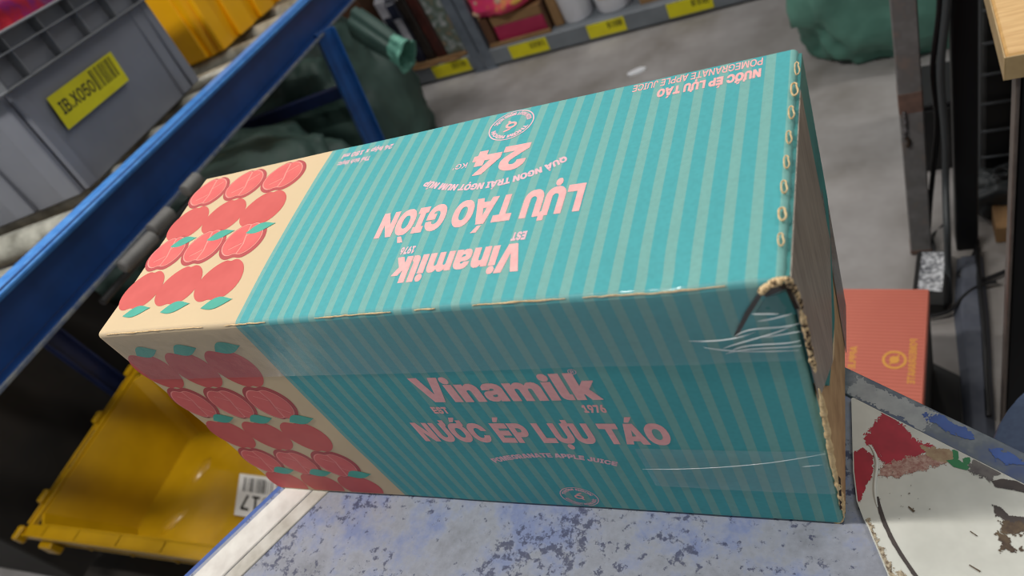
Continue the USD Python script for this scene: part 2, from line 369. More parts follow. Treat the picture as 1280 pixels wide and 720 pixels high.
paint('navy_pack', (40, 46, 66), (30, 34, 50), scale=18, rough=.3)
paint('maroon_pack', (84, 44, 38), (58, 34, 32), scale=24, rough=.35)
paint('dark_pack', (52, 44, 40), (38, 34, 32), scale=24, rough=.3)
paint('silver_pack', (176, 178, 178), (90, 110, 100), scale=30, rough=.25, c3=(150, 130, 110))
paint('white_pack', (196, 198, 206), (150, 150, 160), scale=16, rough=.3)
paint('red_carton', (150, 30, 36), (120, 24, 30), scale=14, rough=.5)
paint('orange_label', (200, 130, 70), (220, 200, 180), scale=30, rough=.5)
paint('scrap_white', (226, 228, 232), rough=.6)
def table_look():
    N = {'g': ('geometry', {}), 'n1': ('noise_texture', {'scale': 26, 'detail': 6, 'roughness': .7}), 'n2': ('noise_texture', {'scale': 150, 'detail': 6, 'roughness': .7}),
         'n3': ('noise_texture', {'scale': 17, 'detail': 3}), 'n4': ('noise_texture', {'scale': 260, 'detail': 3}),
         'base': ('rgb_ramp', {'ramp': [(.3, lin((128, 130, 138))), (.5, lin((150, 153, 164))), (.75, lin((170, 173, 184)))]}),
         'bl': ('rgb_ramp', {'ramp': [(.48, (0, 0, 0)), (.64, (1, 1, 1))]}), 'c1': ('mix', {'color2': lin((104, 120, 168))}), 'fb': ('math', {'math_type': 'multiply', 'value2': .75}),
         'mulA': ('math', {'math_type': 'multiply_add', 'value2': .45}), 'dk': ('rgb_ramp', {'ramp': [(.725, (0, 0, 0)), (.78, (1, 1, 1))]}),
         'c2': ('mix', {'color2': lin((54, 58, 88))}), 'fd': ('math', {'math_type': 'multiply', 'value2': .85}), 'mm': ('math', {'math_type': 'multiply', 'value2': .9}),
         'gr': ('rgb_ramp', {'ramp': [(.3, (.85, .85, .85)), (.7, (1, 1, 1))]}), 'c3': ('mix', {'mix_type': 'multiply', 'fac': .8}),
         'b': ('bump', {'strength': .15, 'distance': .001}), 'p': ('principled_bsdf', {'roughness': .4, 'specular_ior_level': .4})}
    K = [('g.position', x + '.vector') for x in ('n1', 'n2', 'n3', 'n4')] + [('n1.fac', 'base.fac'), ('n1.fac', 'bl.fac'), ('bl.color', 'fb.value1'), ('fb.value', 'c1.fac'), ('base.color', 'c1.color1'),
         ('n3.fac', 'mulA.value1'), ('n2.fac', 'mm.value1'), ('mm.value', 'mulA.value3'), ('mulA.value', 'dk.fac'), ('dk.color', 'fd.value1'), ('fd.value', 'c2.fac'), ('c1.color', 'c2.color1'),
         ('n4.fac', 'gr.fac'), ('c2.color', 'c3.color1'), ('gr.color', 'c3.color2'), ('c3.color', 'p.base_color'), ('n2.fac', 'b.height'), ('b.normal', 'p.normal')]
    _mats['table_paint'] = usdkit.material(stage, '/World/Looks/table_paint', N, K, surface='p.BSDF')
table_look()

# ------------------------------------------------------------------ setting
def struct(name, mesh, mat, label=None):
    solo(name, mesh, mat, kind='structure', label=label)
struct('floor', bx((-6, -3, FL - .1), (5, 6.2, FL), .001), 'concrete')
struct('wall_back', bx((-6, 6.2, FL), (5, 6.35, 3.4), .001), 'wall_paint')
struct('wall_left', bx((-6.15, -3, FL), (-6, 6.2, 3.4), .001), 'wall_paint')

# ------------------------------------------------------------------ packing table
E1 = np.array([.829, -.559, 0]); E2 = np.array([-.559, -.829, 0]); K0 = np.array([.175, .265, 0])
TT = fr(K0, [E1, E2, [0, 0, 1]])                 # a along the far edge, b along the left edge towards the camera
TL, TW = .78, .74
T = Thing('packing_table', 'worn steel packing table with blotchy blue-grey painted top under the teal carton', 'table', (.22, -.1, FL))
T.part('tabletop', bx((.002, .002, -.018), (TL, TW, 0), .002, TT), 'table_paint')
T.part('edge_frame', join(bx((-.004, -.004, -.045), (.0075, TW + .004, -.0005), .003, TT), bx((-.004, -.004, -.045), (TL + .004, .004, -.0005), .003, TT),
                          bx((-.004, TW - .004, -.045), (TL + .004, TW + .004, -.0005), .003, TT), bx((TL - .004, -.004, -.045), (TL + .004, TW + .004, -.0005), .003, TT)), 'table_blue', label='blue painted steel edge of the table')
T.part('trim_strip', bx((.0085, .004, -.001), (.0325, TW - .004, .0016), .0008, TT), 'trim_white', label='white strip along the left edge of the table')
T.part('trim_strip', bx((.0334, .004, -.001), (.0465, TW - .004, .0012), .0006, TT), 'trim_dirty', label='dirty white inner strip beside the white strip')
T.part('worn_band', bx((.06, -.002, -.0008), (TL, .0148, .0012), .0006, TT), 'steel_worn', label='bare worn steel band along the far edge of the table')
for i in range(7):
    g = blob(.365 + i * .034 + random.uniform(-.01, .01), .003 + random.uniform(0, .004), random.uniform(.006, .016), .003, .4, 30 + i)
    v, f = flat(ragged(g, .0035, 300, 60 + i).intersection(sbox(0, -.001, 1, .014)), 0); T.part('paint_patch', trimesh.Trimesh(TT(np.c_[v, np.full(len(v), .0014)]), f, process=False), 'table_blue', label='patch of blue paint left on the worn steel band' if i == 0 else None)
for a, b in ((.03, .03), (TL - .06, .03), (.03, TW - .06), (TL - .06, TW - .06)):
    T.part('leg', bx((a, b, FL), (a + .03, b + .03, -.018), .002, TT), 'table_blue')

v, f = flat(ragged(sbox(.305, .001, .352, .0125), .006, 260, 77).intersection(sbox(0, -.001, 1, .014)), 0); T.part('bare_patch', trimesh.Trimesh(TT(np.c_[v, np.full(len(v), .0013)]), f, process=False), 'steel_pale', label='pale bare metal patch on the worn band beside the carton')
# white painted sheet on the right of the table
bd = [at(q)[:2] for q in [(1080, 651), (1085, 660), (1090, 672), (1100, 696), (1110, 720)]]
far = [TT((a, .0150, 0))[:2] for a in np.linspace(.300, .72, 12)]
out = [(.4236, .030), (.4250, .012)] + [tuple(q) for q in bd] + [(.4415, -.042), (.4475, -.062), (.458, -.09), (.475, -.13), (.5, -.165)]
near = [TT((.72, b, 0))[:2] for b in np.linspace(.30, .0150, 8)]
SH = Polygon([tuple(q) for q in far] + [tuple(q) for q in near[1:-1][::-1]] + [tuple(q) for q in out[::-1]] + [(.4236, .06)]).buffer(0)
SH = SH.intersection(Polygon([tuple(TT((a, b, 0))[:2]) for a, b in ((0, .0150), (.72, .0150), (.72, .5), (0, .5))])).intersection(sbox(.4236, -1, 2, 1)).buffer(-.001).buffer(.001)
S = Thing('painted_sheet', 'chipped white painted metal sheet with black strokes and a red patch, right of the carton', 'sheet', (*np.array(SH.centroid.coords[0]), 0))
ZS = .0024
S.part('plate', extrude(SH, ZS), 'white_enamel')
ZC = [.00012]
def on_sheet(name, g, mat, label=None, kind=None):
    ZC[0] += .00003; z = ZC[0]
    g = g.intersection(SH.buffer(-.0006))
    if g.is_empty: return
    v, f = flat(g, 0); S.part(name, trimesh.Trimesh(np.c_[v, np.full(len(v), ZS + z)], f, process=False), mat, label=label, kind=kind)
P2 = lambda q: tuple(at(q, 2, ZS)[:2])
def poly_px(pts, jit=0, seed=0):
    g = Polygon(np.array([P2(q) for q in pts])).buffer(0)
    return ragged(g, jit * 2.2, seed=seed) if jit else g
def specks(px, n, r0, r1, seed, spread):
    r = np.random.default_rng(seed); o = []
    for i in range(n):
        q = (px[0] + r.normal(0, spread[0]), px[1] + r.normal(0, spread[1])); w = P2(q)
        o.append(blob(w[0], w[1], r.uniform(r0, r1) * r.uniform(1, 2), r.uniform(r0, r1), .5, seed * 50 + i, 14, r.uniform(0, 180)))
    return unary_union(o)
red = unary_union([poly_px([(1080, 548), (1104, 516), (1128, 532), (1146, 552), (1164, 558), (1152, 566), (1134, 576), (1116, 588), (1098, 572)], .0016, 3), poly_px([(1066, 566), (1078, 560), (1092, 570), (1090, 592), (1082, 608), (1076, 626), (1066, 640)], .0009, 4)])
on_sheet('red_patch', red, 'red_paint', 'worn red paint patch')
on_sheet('grime_patch', poly_px([(1150, 558), (1186, 562), (1198, 574), (1180, 580), (1160, 574)], .0013, 8), 'tan_grime', 'tan grime stain')
on_sheet('grime_patch', ragged(Polygon([P2(q) for q in [(1098, 578), (1150, 566), (1196, 580), (1160, 588), (1120, 600), (1096, 598)]]).buffer(-.0016), .0034, 520, 41), 'red_stain', 'reddish brown stains below the red patch')
on_sheet('green_mark', unary_union([poly_px([(1183, 576), (1196, 574), (1212, 584), (1208, 588), (1192, 584)], .0003, 10), poly_px([(1190, 562), (1197, 564), (1198, 574), (1192, 575)], .0003, 11), poly_px([(1203, 574), (1212, 572), (1212, 580), (1205, 581)], .0003, 13)]), 'green_paint', 'green paint mark')
on_sheet('grime_patch', poly_px([(1216, 568), (1246, 572), (1256, 590), (1236, 600), (1212, 590)], .0020, 14), 'grey_grime', 'dark grey scuffed patch')
arc = spline([at(q, 2, ZS)[:2] for q in [(1097, 621), (1101, 640), (1112, 668), (1128, 696), (1146, 722), (1170, 756)]], 40)
wid = np.interp(np.linspace(0, 1, 40), [0, .15, .8, 1], [.0006, .0011, .0010, .0007])
nrm = np.gradient(arc, axis=0); nrm = np.c_[nrm[:, 1], -nrm[:, 0]] / np.linalg.norm(nrm, axis=1)[:, None]
jt = 1 + .5 * (meshkit.fbm(np.c_[arc * 900, arc[:, :1] * 0], 3, 4)[:, None] - .5)
on_sheet('black_stroke', Polygon(np.vstack([arc + nrm * wid[:, None] * jt, (arc - nrm * wid[:, None])[::-1]])).buffer(0), 'black_paint', 'long curved black painted line')
on_sheet('black_stroke', poly_px([(1240, 602), (1252, 599), (1290, 605), (1300, 622), (1276, 615), (1244, 609)], .0004, 21), 'black_paint', 'upper black painted stroke at the sheet edge')
on_sheet('black_stroke', poly_px([(1240, 632), (1246, 633), (1262, 645), (1290, 650), (1300, 660), (1264, 656), (1246, 645)], .0006, 22), 'black_paint', 'lower black painted stroke at the sheet edge')
on_sheet('grime_patch', unary_union([poly_px([(1250, 652), (1290, 654), (1292, 668), (1256, 668)], .0018, 23), poly_px([(1247, 666), (1260, 672), (1262, 684), (1276, 686), (1274, 692), (1250, 688)], .0012, 24)]), 'chip_brown', 'brown chipped ring in the white paint')
on_sheet('paint_chips', unary_union([poly_px([(1081, 652), (1086, 648), (1094, 672), (1106, 694), (1122, 722), (1112, 722), (1098, 694), (1087, 672)], .0012, 26), poly_px([(1120, 716), (1126, 712), (1140, 732), (1134, 736)], .0008, 27)]), 'chip_tan', 'tan and brown chips along the curved edge', kind='stuff')
on_sheet('paint_chips', poly_px([(1064, 497), (1100, 511), (1150, 537), (1200, 561), (1290, 609), (1290, 600), (1200, 552), (1150, 528), (1100, 503), (1064, 488)], .0015, 28), 'chip_brown', 'brown chips along the far edge', kind='stuff')
on_sheet('paint_chips', unary_union([specks((1140, 630), 12, .0001, .00028, 34, (28, 18)), specks((1112, 590), 10, .0001, .0003, 36, (12, 10)),
                                     poly_px([(1213, 664), (1222, 670), (1221, 671), (1212, 665)]), poly_px([(1212, 706), (1226, 714), (1225, 716), (1211, 707)]), poly_px([(1136, 633), (1144, 639), (1142, 641), (1135, 634)])]), 'chip_brown', 'small dark scratches and pits', kind='stuff')
rl = spline([at(q, 2, ZS)[:2] for q in [(1086, 556), (1093, 566), (1096, 580), (1094, 600), (1094, 620), (1097, 634)]], 24)
S.part('ridge', tube(np.c_[rl, np.full(24, ZS)], np.interp(np.linspace(0, 1, 24), [0, .2, .8, 1], [.0004, .0010, .0010, .0004]), 8), 'white_enamel', smooth=True, label='thin raised weld line in the white paint')

# ------------------------------------------------------------------ juice carton
BL, BD, BH, BR = .42, .15228, .20066, .0032
OFF = {}
def solve2(px, P, plane):                        # how far a corner of the real carton is off square
    q = at(px, *plane); d = q - np.array(P); return d
OFF[0, 0, 1] = solve2((119, 419), (0, 0, BH), (2, BH)); OFF[0, 1, 1] = solve2((257, 222), (0, BD, BH), (2, BH))
OFF[1, 1, 1] = solve2((998, 57), (BL, BD, BH), (2, BH)); OFF[1, 0, 1] = solve2((981, 351), (BL, 0, BH), (2, BH))
OFF[0, 0, 0] = solve2((350, 611), (0, 0, 0), (2, 0)); OFF[1, 0, 0] = solve2((1057, 656), (BL, 0, 0), (2, 0))
OFF[0, 1, 0] = OFF[0, 1, 1] * .5; OFF[1, 1, 0] = OFF[1, 1, 1] * .5
def warp(p):
    p = np.asarray(p, float); D = np.array([BL, BD, BH]); t = np.clip(p / D, 0, 1)
    q = p.copy(); s = 4 * t * (1 - t)
    nz = (meshkit.fbm(p * 16 + 5, 3, 3) - .5)
    q[:, 2] += np.where(t[:, 2] > .5, (t[:, 2] - .5) * 2, 0) * (.0022 * s[:, 0] * s[:, 1] + .0014 * nz)
    q[:, 1] -= (1 - t[:, 1]) * (.0012 * s[:, 0] * s[:, 2] + .0012 * (meshkit.fbm(p * 14 + 9, 3, 5) - .5))
    q[:, 0] += (t[:, 0] - .5) * 2 * (.0008 * s[:, 1] * s[:, 2])
    # a soft dent in the top near the right front corner
    dd = ((p[:, 0] - .372) / .016) ** 2 + ((p[:, 1] - .008) / .008) ** 2
    q[:, 2] -= np.where(t[:, 2] > .9, .0016 * np.exp(-dd), 0)
    for k, o in OFF.items():
        w = np.prod([t[:, a] if k[a] else 1 - t[:, a] for a in range(3)], axis=0); q += w[:, None] * o
    return q
def rounded(n=(150, 56, 72)):
    D = np.array([BL, BD, BH]); vs, fs, uv, cnt = [], [], [], 0
    def grid(k): 
        g = np.linspace(0, D[k], n[k]); return np.unique(np.r_[g, BR * np.array([.15, .35, .6, .85]), D[k] - BR * np.array([.15, .35, .6, .85])])
    for a in range(3):
        b, c = (a + 1) % 3, (a + 2) % 3
        for side in (0, 1):
            gb, gc = grid(b), grid(c); B, Cc = np.meshgrid(gb, gc, indexing='ij')
            p = np.zeros((B.size, 3)); p[:, a] = side * D[a]; p[:, b] = B.ravel(); p[:, c] = Cc.ravel()
            q = np.clip(p, BR, D - BR); d = p - q; p2 = q + BR * d / np.maximum(np.linalg.norm(d, axis=1, keepdims=True), 1e-9)
            u = np.stack([p[:, 0], p[:, 1] if a == 2 else p[:, 2]], 1)
            if a == 0: u = np.stack([np.where((p[:, 2] > BR) & (p[:, 2] < BH - BR) & (p[:, 1] > BR) & (p[:, 1] < BD - BR), 1.0, BL) if side else np.zeros(len(p)), p[:, 2]], 1)
            idx = np.arange(B.size).reshape(B.shape); i, j, k, l = idx[:-1, :-1].ravel(), idx[1:, :-1].ravel(), idx[1:, 1:].ravel(), idx[:-1, 1:].ravel()
            ff = np.vstack([np.c_[i, j, k], np.c_[i, k, l]])
            if not side: ff = ff[:, ::-1]
            vs.append(warp(p2)); fs.append(ff + cnt); uv.append(u); cnt += len(p)
    return trimesh.Trimesh(np.vstack(vs), np.vstack(fs), process=False), np.vstack(uv)
J = Thing('juice_carton', 'long teal striped juice carton with pink lettering and red fruit print on the packing table', 'carton', (.21, .076, 0))
bm, buv = rounded()
J.part('carton_body', bm, 'carton_print', smooth=True, uv=buv)
def on_top(g, off=.00012, size=.006):
    """A print given in (x, y) of the top panel."""
    v, f = flat(g, size); p = warp(np.c_[v, np.full(len(v), BH)]); p[:, 2] += off; return trimesh.Trimesh(p, f, process=False)
def on_front(g, off=.00012, size=.006):
    v, f = flat(g, size); p = warp(np.c_[v[:, 0], np.zeros(len(v)), v[:, 1]]); p[:, 1] -= off
    return trimesh.Trimesh(p, f, process=False)
def top_text(text, x0, x1, ytop, ybase, weight=800, bend=0, cap=None, fitw=True):
    """Lettering that stands on its head in the picture: it reads towards -x, its tops towards -y."""
    h = cap or (ybase - ytop); g = fit(glyphs(text, weight), x0 - x1, h)
    if bend: g = arch(g, x0 - x1, bend)
    return affinity.affine_transform(g, [-1, 0, 0, -1, x0, ybase])
def front_text(text, x0, x1, z0, cap, weight=800, bend=0):
    g = fit(glyphs(text, weight), x1 - x0, cap)
    if bend: g = arch(g, x1 - x0, bend)
    return affinity.translate(g, x0, z0)
def seal(R):
    ring = Point(0, 0).buffer(R, 48).difference(Point(0, 0).buffer(R * .945, 48))
    t1 = around(fit(glyphs('THƠM NGON', 900), R * 1.75, R * .2), R * .68, math.pi / 2)
    t2 = around(fit(glyphs('GIÒN NGỌT MỌNG NƯỚC', 900), R * 2.4, R * .2), R * .88, -math.pi / 2, True)
    icon = unary_union([affinity.scale(Point(0, 0).buffer(R * .24, 24), 1.05, .95).difference(affinity.scale(Point(0, 0).buffer(R * .11, 16), 1.3, .9)), affinity.rotate(sbox(R * .05, -R * .34, R * .16, -R * .08), 40, origin=(R * .1, -R * .2)),
                        affinity.rotate(affinity.scale(Point(R * .1, R * .33).buffer(R * .12, 12), 1.5, .5), 25)])
    return unary_union([ring, t1, t2]), icon
def ink(mesh, mat, label): J.part('lettering', mesh, mat, label=label)
ink(on_top(top_text('Vinamilk', .3028, .2278, .0180, .0352, 900)), 'pink_ink', 'pink brand lettering on the top, upside down')
ink(on_top(unary_union([top_text('EST', .3015, .2935, .0375, .0430, 900), top_text('1976', .2365, .2275, .0375, .0425, 900)])), 'pale_ink', 'pale EST and 1976 lettering on the top')
ink(on_top(top_text('LỰU TÁO GIÒN', .3262, .2042, .0525, .0715, 900)), 'pink_ink', 'large pink lettering on the top')
ink(on_top(top_text('QUẢ NGON TRÁI NGỌT NUM NÚP', .3095, .2245, 0, .0960, 900, .0112, .0050)), 'pale_ink', 'arched pale lettering on the top')
ink(on_top(top_text('24', .2857, .2508, .0925, .1135, 900)), 'pink_ink', 'pink number 24 on the top')
ink(on_top(top_text('KG\'', .2480, .2390, .1010, .1055, 600)), 'pale_ink', 'small KG lettering beside the number')
sg, si = seal(.0142)
for g, mt, lb in ((sg, 'pale_ink', 'round pale seal on the top'), (si, 'pink_ink', 'pink emblem in the middle of the seal')):
    ink(on_top(affinity.affine_transform(g, [-1, 0, 0, -1, .2668, .1350])), mt, lb)
ink(on_top(top_text('NƯỚC ÉP LỰU TÁO', .4035, .3519, .1325, .1395, 900)), 'pink_ink', 'small pink lettering at the right rear corner of the top')
ink(on_top(top_text('POMEGRANATE APPLE JUICE', .4038, .3373, .1425, .1485, 600)), 'pink_ink', 'thin pink lettering at the right rear edge of the top')
ink(on_top(unary_union([top_text('Thể tích thực:', .1665, .1395, .1290, .1340, 850), top_text('24 hộp x 180 ml', .1805, .1395, .1375, .1427, 850)])), 'pale_ink', 'two small pale lines at the left rear of the top')
ink(on_front(front_text('Vinamilk', .2150, .3222, .1248, .0225, 900)), 'pink_ink', 'pink brand lettering on the front')
ink(on_front(unary_union([front_text('EST', .2145, .2250, .1130, .0066, 900), front_text('1976', .3080, .3205, .1130, .0070, 900)])), 'pink_ink', 'pale EST and 1976 lettering on the front')
rg = unary_union([Point(.3140, .1485).buffer(.0022, 16).difference(Point(.3140, .1485).buffer(.0018, 16)), front_text('R', .3131, .3149, .1474, .0022, 800)])
ink(on_front(rg), 'pale_ink', 'small registered mark')
ink(on_front(front_text('NƯỚC ÉP LỰU TÁO', .1900, .3468, .0818, .0205, 900)), 'pink_ink', 'large pink lettering on the front')
ink(on_front(front_text('POMEGRANATE APPLE JUICE', .2285, .3072, .0570, .0050, 900, .0082)), 'pale_ink', 'arched pale lettering on the front')
sg, si = seal(.0125)
for g, mt, lb in ((sg, 'pale_ink', 'faint round seal low on the front'), (si, 'pink_ink', 'pink emblem in the middle of the low seal')):
    ink(on_front(affinity.translate(g, .2690, .0160).intersection(sbox(0, .004, 1, 1))), mt, lb)
# fruit print
def apple(w, h, cut=False, seed=0):
    a = np.linspace(0, 2 * np.pi, 72, endpoint=False)
    x = np.cos(a); y = np.sin(a)
    r = 1 - .15 * np.exp(-((a - np.pi / 2) / .26) ** 2) - .10 * np.exp(-((a - 3 * np.pi / 2) / .17) ** 2)
    return Polygon(np.c_[x * r * w / 2 * (1 + .07 * y), y * r * h / 2])
def leaf(w, h):
    t = np.linspace(0, 1, 18); e = np.sin(t ** .85 * np.pi) ** 1.25
    return Polygon(np.c_[np.r_[t, t[::-1][1:-1]] * w, np.r_[e * h * .62, -e[::-1][1:-1] * h * .42]])
def fruit(place, cx, cy, up, w, h, cut, nm):
    """One printed fruit at (cx, cy); up = +1 or -1 gives the way its stem points."""
    put = lambda g: affinity.translate(affinity.scale(g, 1, up, origin=(0, 0)), cx, cy)
    if not cut:
        J.part('fruit_print', place(put(apple(w, h))), 'fruit_red', label='whole red fruit printed on the ' + nm)
        return
    pth = J.part('fruit_print', place(put(apple(w, h)), .00012), 'fruit_dark', label='cut fruit printed on the ' + nm)
    inner = affinity.scale(affinity.translate(apple(w, h), w * -.03, h * -.03), .88, .87)
    J.part('fruit_line', place(put(inner), .00020), 'fruit_line', parent=pth)
    gap = unary_union([LineString([(-w * .04, -h * .46), (0, -h * .12), (w * .05, h * .1), (0, h * .46)]).buffer(w * .016), LineString([(0, -h * .1), (w * .22, -h * .28)]).buffer(w * .011), LineString([(0, h * .08), (-w * .24, h * .2)]).buffer(w * .011)])
    J.part('fruit_flesh', place(put(affinity.scale(inner, .95, .95).difference(gap)), .00028), 'fruit_flesh', parent=pth)
CX = (.0185, .0555, .0925)
for cx in CX:
    for cy, cut in ((.0355, 0), (.0690, 1), (.0985, 0), (.1310, 1)):
        fruit(on_top, cx, cy, -1, .0378, .0352 if not cut else .0345, cut, 'top')
    for cz, cut in ((.1610, 0), (.1240, 1), (.0830, 0), (.0460, 1), (.0125, 0)):
        g = None
        if cz == .0125:
            w, h = .0365, .036; ap = affinity.translate(apple(w, h), cx, cz).intersection(sbox(-1, .0034, 1, 1))
            J.part('fruit_print', on_front(ap), 'fruit_red', label='whole red fruit cut off by the lower edge of the front')
        else: fruit(on_front, cx, cz, 1, .0378, .0398, cut, 'front')
    for y in (.0160, .0775):
        J.part('leaf_print', on_top(affinity.translate(affinity.rotate(leaf(.0245, .0085), 12, origin=(0, 0)), cx - .002, y - .002), .0003), 'leaf_green')
    for z in (.1795, .1030, .0305):
        J.part('leaf_print', on_front(affinity.translate(affinity.rotate(leaf(.0250, .0105), 10, origin=(0, 0)), cx - .001, z - .001), .0003), 'leaf_green')
# clear tape over the front top edge, and a second strip low on the right
def strip(x0, x1, path, mat, wav=0, off=.0004, nx=120, seed=0, ragged=0):
    """Tape along x laid over a path of (y, z) points of the carton."""
    xs = np.linspace(x0, x1, nx); P = []
    for y, z in path:
        p = np.c_[xs, np.full(nx, y), np.full(nx, z)]; q = np.clip(p, BR, np.array([BL, BD, BH]) - BR); d = p - q; l = np.linalg.norm(d, axis=1, keepdims=True)
        n = d / np.maximum(l, 1e-9); p2 = warp(q + n * BR)
        k = meshkit.fbm(np.c_[xs * 90, np.full(nx, z * 260), np.full(nx, y * 260)], 3, seed) * wav * np.clip((xs - (x1 - .11)) / .05, 0, 1)
        P.append(p2 + n * (off + k[:, None]))
    v = np.vstack(P); m = len(path); i = np.arange(m * nx).reshape(m, nx)
    a, b, c, d = i[:-1, :-1].ravel(), i[:-1, 1:].ravel(), i[1:, 1:].ravel(), i[1:, :-1].ravel()
    return np.array(v), np.vstack([np.c_[a, b, c], np.c_[a, c, d]])[:, ::-1]
pth = [(.0016, BH), (.0006, BH), (0, BH - .0006), (0, BH - .0018)] + [(0, z) for z in np.linspace(BH - .004, .1525, 14)]
J.part('clear_tape', strip(.004, .4190, pth, 'clear_tape', .0016, seed=2), 'clear_tape', smooth=True, label='glossy clear tape wrapped over the front top edge')
J.part('clear_tape', strip(.3240, .4190, [(0, z) for z in np.linspace(.078, .036, 12)], 'clear_tape', .0007, seed=6), 'clear_tape', smooth=True, label='short strip of clear tape low on the front right')
wr = []
def crease(pts, w=.00028):
    p = spline(pts, 26); q = warp(np.c_[p[:, 0], np.zeros(26), p[:, 1]]); q[:, 1] -= .0012
    wr.append(tube(q, np.interp(np.linspace(0, 1, 26), [0, .2, .8, 1], [w * .3, w, w * .8, w * .2]), 6))
X2 = lambda *px: [tuple(at(q, 1, 0)[[0, 2]]) for q in px]
for pts in ([(861, 424), (890, 424), (922, 420), (945, 413)], [(908, 440), (940, 434), (980, 432), (1004, 430)], [(920, 418), (950, 409), (985, 406), (1000, 402)], [(905, 433), (935, 424), (970, 414), (996, 403)], [(912, 438), (936, 430), (966, 428), (1002, 424)], [(880, 432), (915, 436), (950, 437), (1000, 436)],
            [(940, 391), (960, 391), (975, 391)], [(948, 400), (970, 396), (992, 390)], [(950, 420), (980, 416), (1002, 412)]):
    crease(X2(*pts), .00036)
crease(X2((805, 582), (880, 581), (960, 575), (1035, 564)), .00018); crease(X2((1005, 580), (1030, 578)), .00014)
J.part('tape_crease', join(*wr), 'tape_wrinkle', smooth=True, label='shiny white creases in the tape', kind='stuff')
we = []
for x0, x1 in ((.010, .100), (.118, .150), (.186, .236), (.250, .262), (.283, .330), (.338, .398)):
    x = np.linspace(x0, x1, 50); p = warp(np.c_[x, np.full(50, BR * .30), np.full(50, BH - BR * .30)])
    we.append(tube(p + np.c_[x * 0, -.0002 - .0004 * meshkit.noise(np.c_[x * 300, x * 0, x * 0], 3), .0003 * meshkit.noise(np.c_[x * 260, x * 0, x * 0], 8)], .00022 + .0004 * meshkit.noise(np.c_[x * 240, x * 0 + .5, x * 0], 5) * np.sin(np.linspace(0, np.pi, 50)), 5))
J.part('worn_edge', join(*we), 'kraft_pale', label='frayed pale paper along the front top edge', kind='stuff')
# torn corrugated edges
def ribbon(pxs, w, mat_plane, seed, n=40):
    p = spline([at(q, *mat_plane) for q in pxs], n); j = (meshkit.fbm(p * 600, 3, seed) - .5)
    return tube(p + np.c_[j, -j * .5, j[::-1]] * .0012, w * (.6 + .8 * meshkit.noise(p * 800, seed + 1)), 7)
fq = lambda *q: [at(p, 1, -.0010) for p in q]
xq = lambda *q: [at(p, 0, BL + .0012) for p in q]
def rib2(pts, w, seed, n=40):
    p = spline(pts, n); j = (meshkit.fbm(p * 600, 3, seed) - .5)
    return tube(p + np.c_[j, -j * .5, j[::-1]] * .0012, w * (.5 + 1.0 * meshkit.noise(p * 900, seed + 1)) * np.clip(np.sin(np.linspace(.15, math.pi - .15, n)) * 2, 0, 1), 7)
J.part('torn_edge', rib2(fq((948, 366), (958, 359), (972, 352), (986, 348)), .0016, 1), 'torn_kraft', smooth=True, label='ragged torn cardboard along the top of the tear')
J.part('torn_edge', rib2(xq((983, 347), (989, 358), (996, 372), (1002, 388)), .0015, 2), 'torn_kraft', smooth=True, label='ragged torn cardboard at the corner of the tear')
J.part('torn_edge', rib2([at(p, 1, -.0004) for p in ((1000, 386), (1007, 412), (1013, 440), (1020, 466))], .0012, 3), 'torn_kraft', smooth=True)
J.part('torn_edge', rib2([at(p, 1, -.0002) for p in ((1024, 486), (1034, 540), (1043, 590), (1051, 622), (1055, 645))], .0013, 4, 60), 'kraft_pale', smooth=True, label='pale frayed cardboard down the front right corner')
J.part('torn_edge', rib2([at(p, 1, -.0002) for p in ((1055, 646), (1046, 653), (1022, 655), (990, 655))], .0008, 5), 'kraft_pale', smooth=True)
def slit(px, y, mat='kraft_dark', nm='tear', lb=None, off=.0006):
    g = Polygon([tuple(at(q, 1, 0)[[0, 2]]) for q in px]); v, f = flat(g, .004)
    p = warp(np.c_[v[:, 0], np.zeros(len(v)), v[:, 1]]); p[:, 1] -= off; J.part(nm, trimesh.Trimesh(p, f, process=False), mat, label=lb)
slit([(951, 366), (966, 360), (984, 353), (994, 372), (1001, 386), (995, 386), (983, 362), (958, 372)], 0, lb='dark open tear under the top edge')
slit([(949, 366), (954, 369), (938, 393), (922, 421), (918, 419), (932, 390)], 0, lb='dark slanted slit in the front panel')
slit([(957, 373), (972, 368), (983, 364), (993, 384), (996, 392), (944, 392)], 0, 'teal_flap', 'torn_flap', 'triangular teal flap standing below the tear', .0009)
slit([(1050, 592), (1053, 596), (1055, 632), (1052, 634)], 0, lb='dark opening at the lower right corner')
# right end: flaps, teal remains, hazy tape
def endp(pts, off=.0008, size=.004):
    """A shape in (y, z) laid on the right end."""
    v, f = flat(Polygon(pts), size); p = warp(np.c_[np.full(len(v), BL), v]); p[:, 0] += off; return trimesh.Trimesh(p, f, process=False)
def slab(pts, off0, off1, jag=0, seed=0):
    from shapely import segmentize
    g = Polygon(pts)
    if jag:
        a = np.array(segmentize(g, .002).exterior.coords)[:-1]; a = a + (meshkit.fbm(np.c_[a * 500, a[:, :1] * 0], 3, seed)[:, None] - .5) * jag; g = Polygon(a).buffer(0)
    v, f = flat(g, 0); n = len(v); B = warp(np.c_[np.full(n, BL), v]); m = trimesh.creation.extrude_polygon(g, 1.0, engine='earcut')
    q = warp(np.c_[np.full(len(m.vertices), BL), m.vertices[:, :2]]); q[:, 0] += off0 + (off1 - off0) * m.vertices[:, 2]
    return fixn(q, np.array(m.faces))
J.part('end_flap', slab([(.004, .006), (.148, .006), (.148, .118), (.004, .105)], -.001, .0006, .002, 1), 'kraft', label='bare brown cardboard flap on the right end')
J.part('end_flap', slab([(.004, .1985), (.149, .1985), (.149, .100), (.085, .070), (.030, .088), (.004, .130)], -.0005, .0014, .0015, 2), 'teal_flap', label='teal printed flap folded down on the right end')
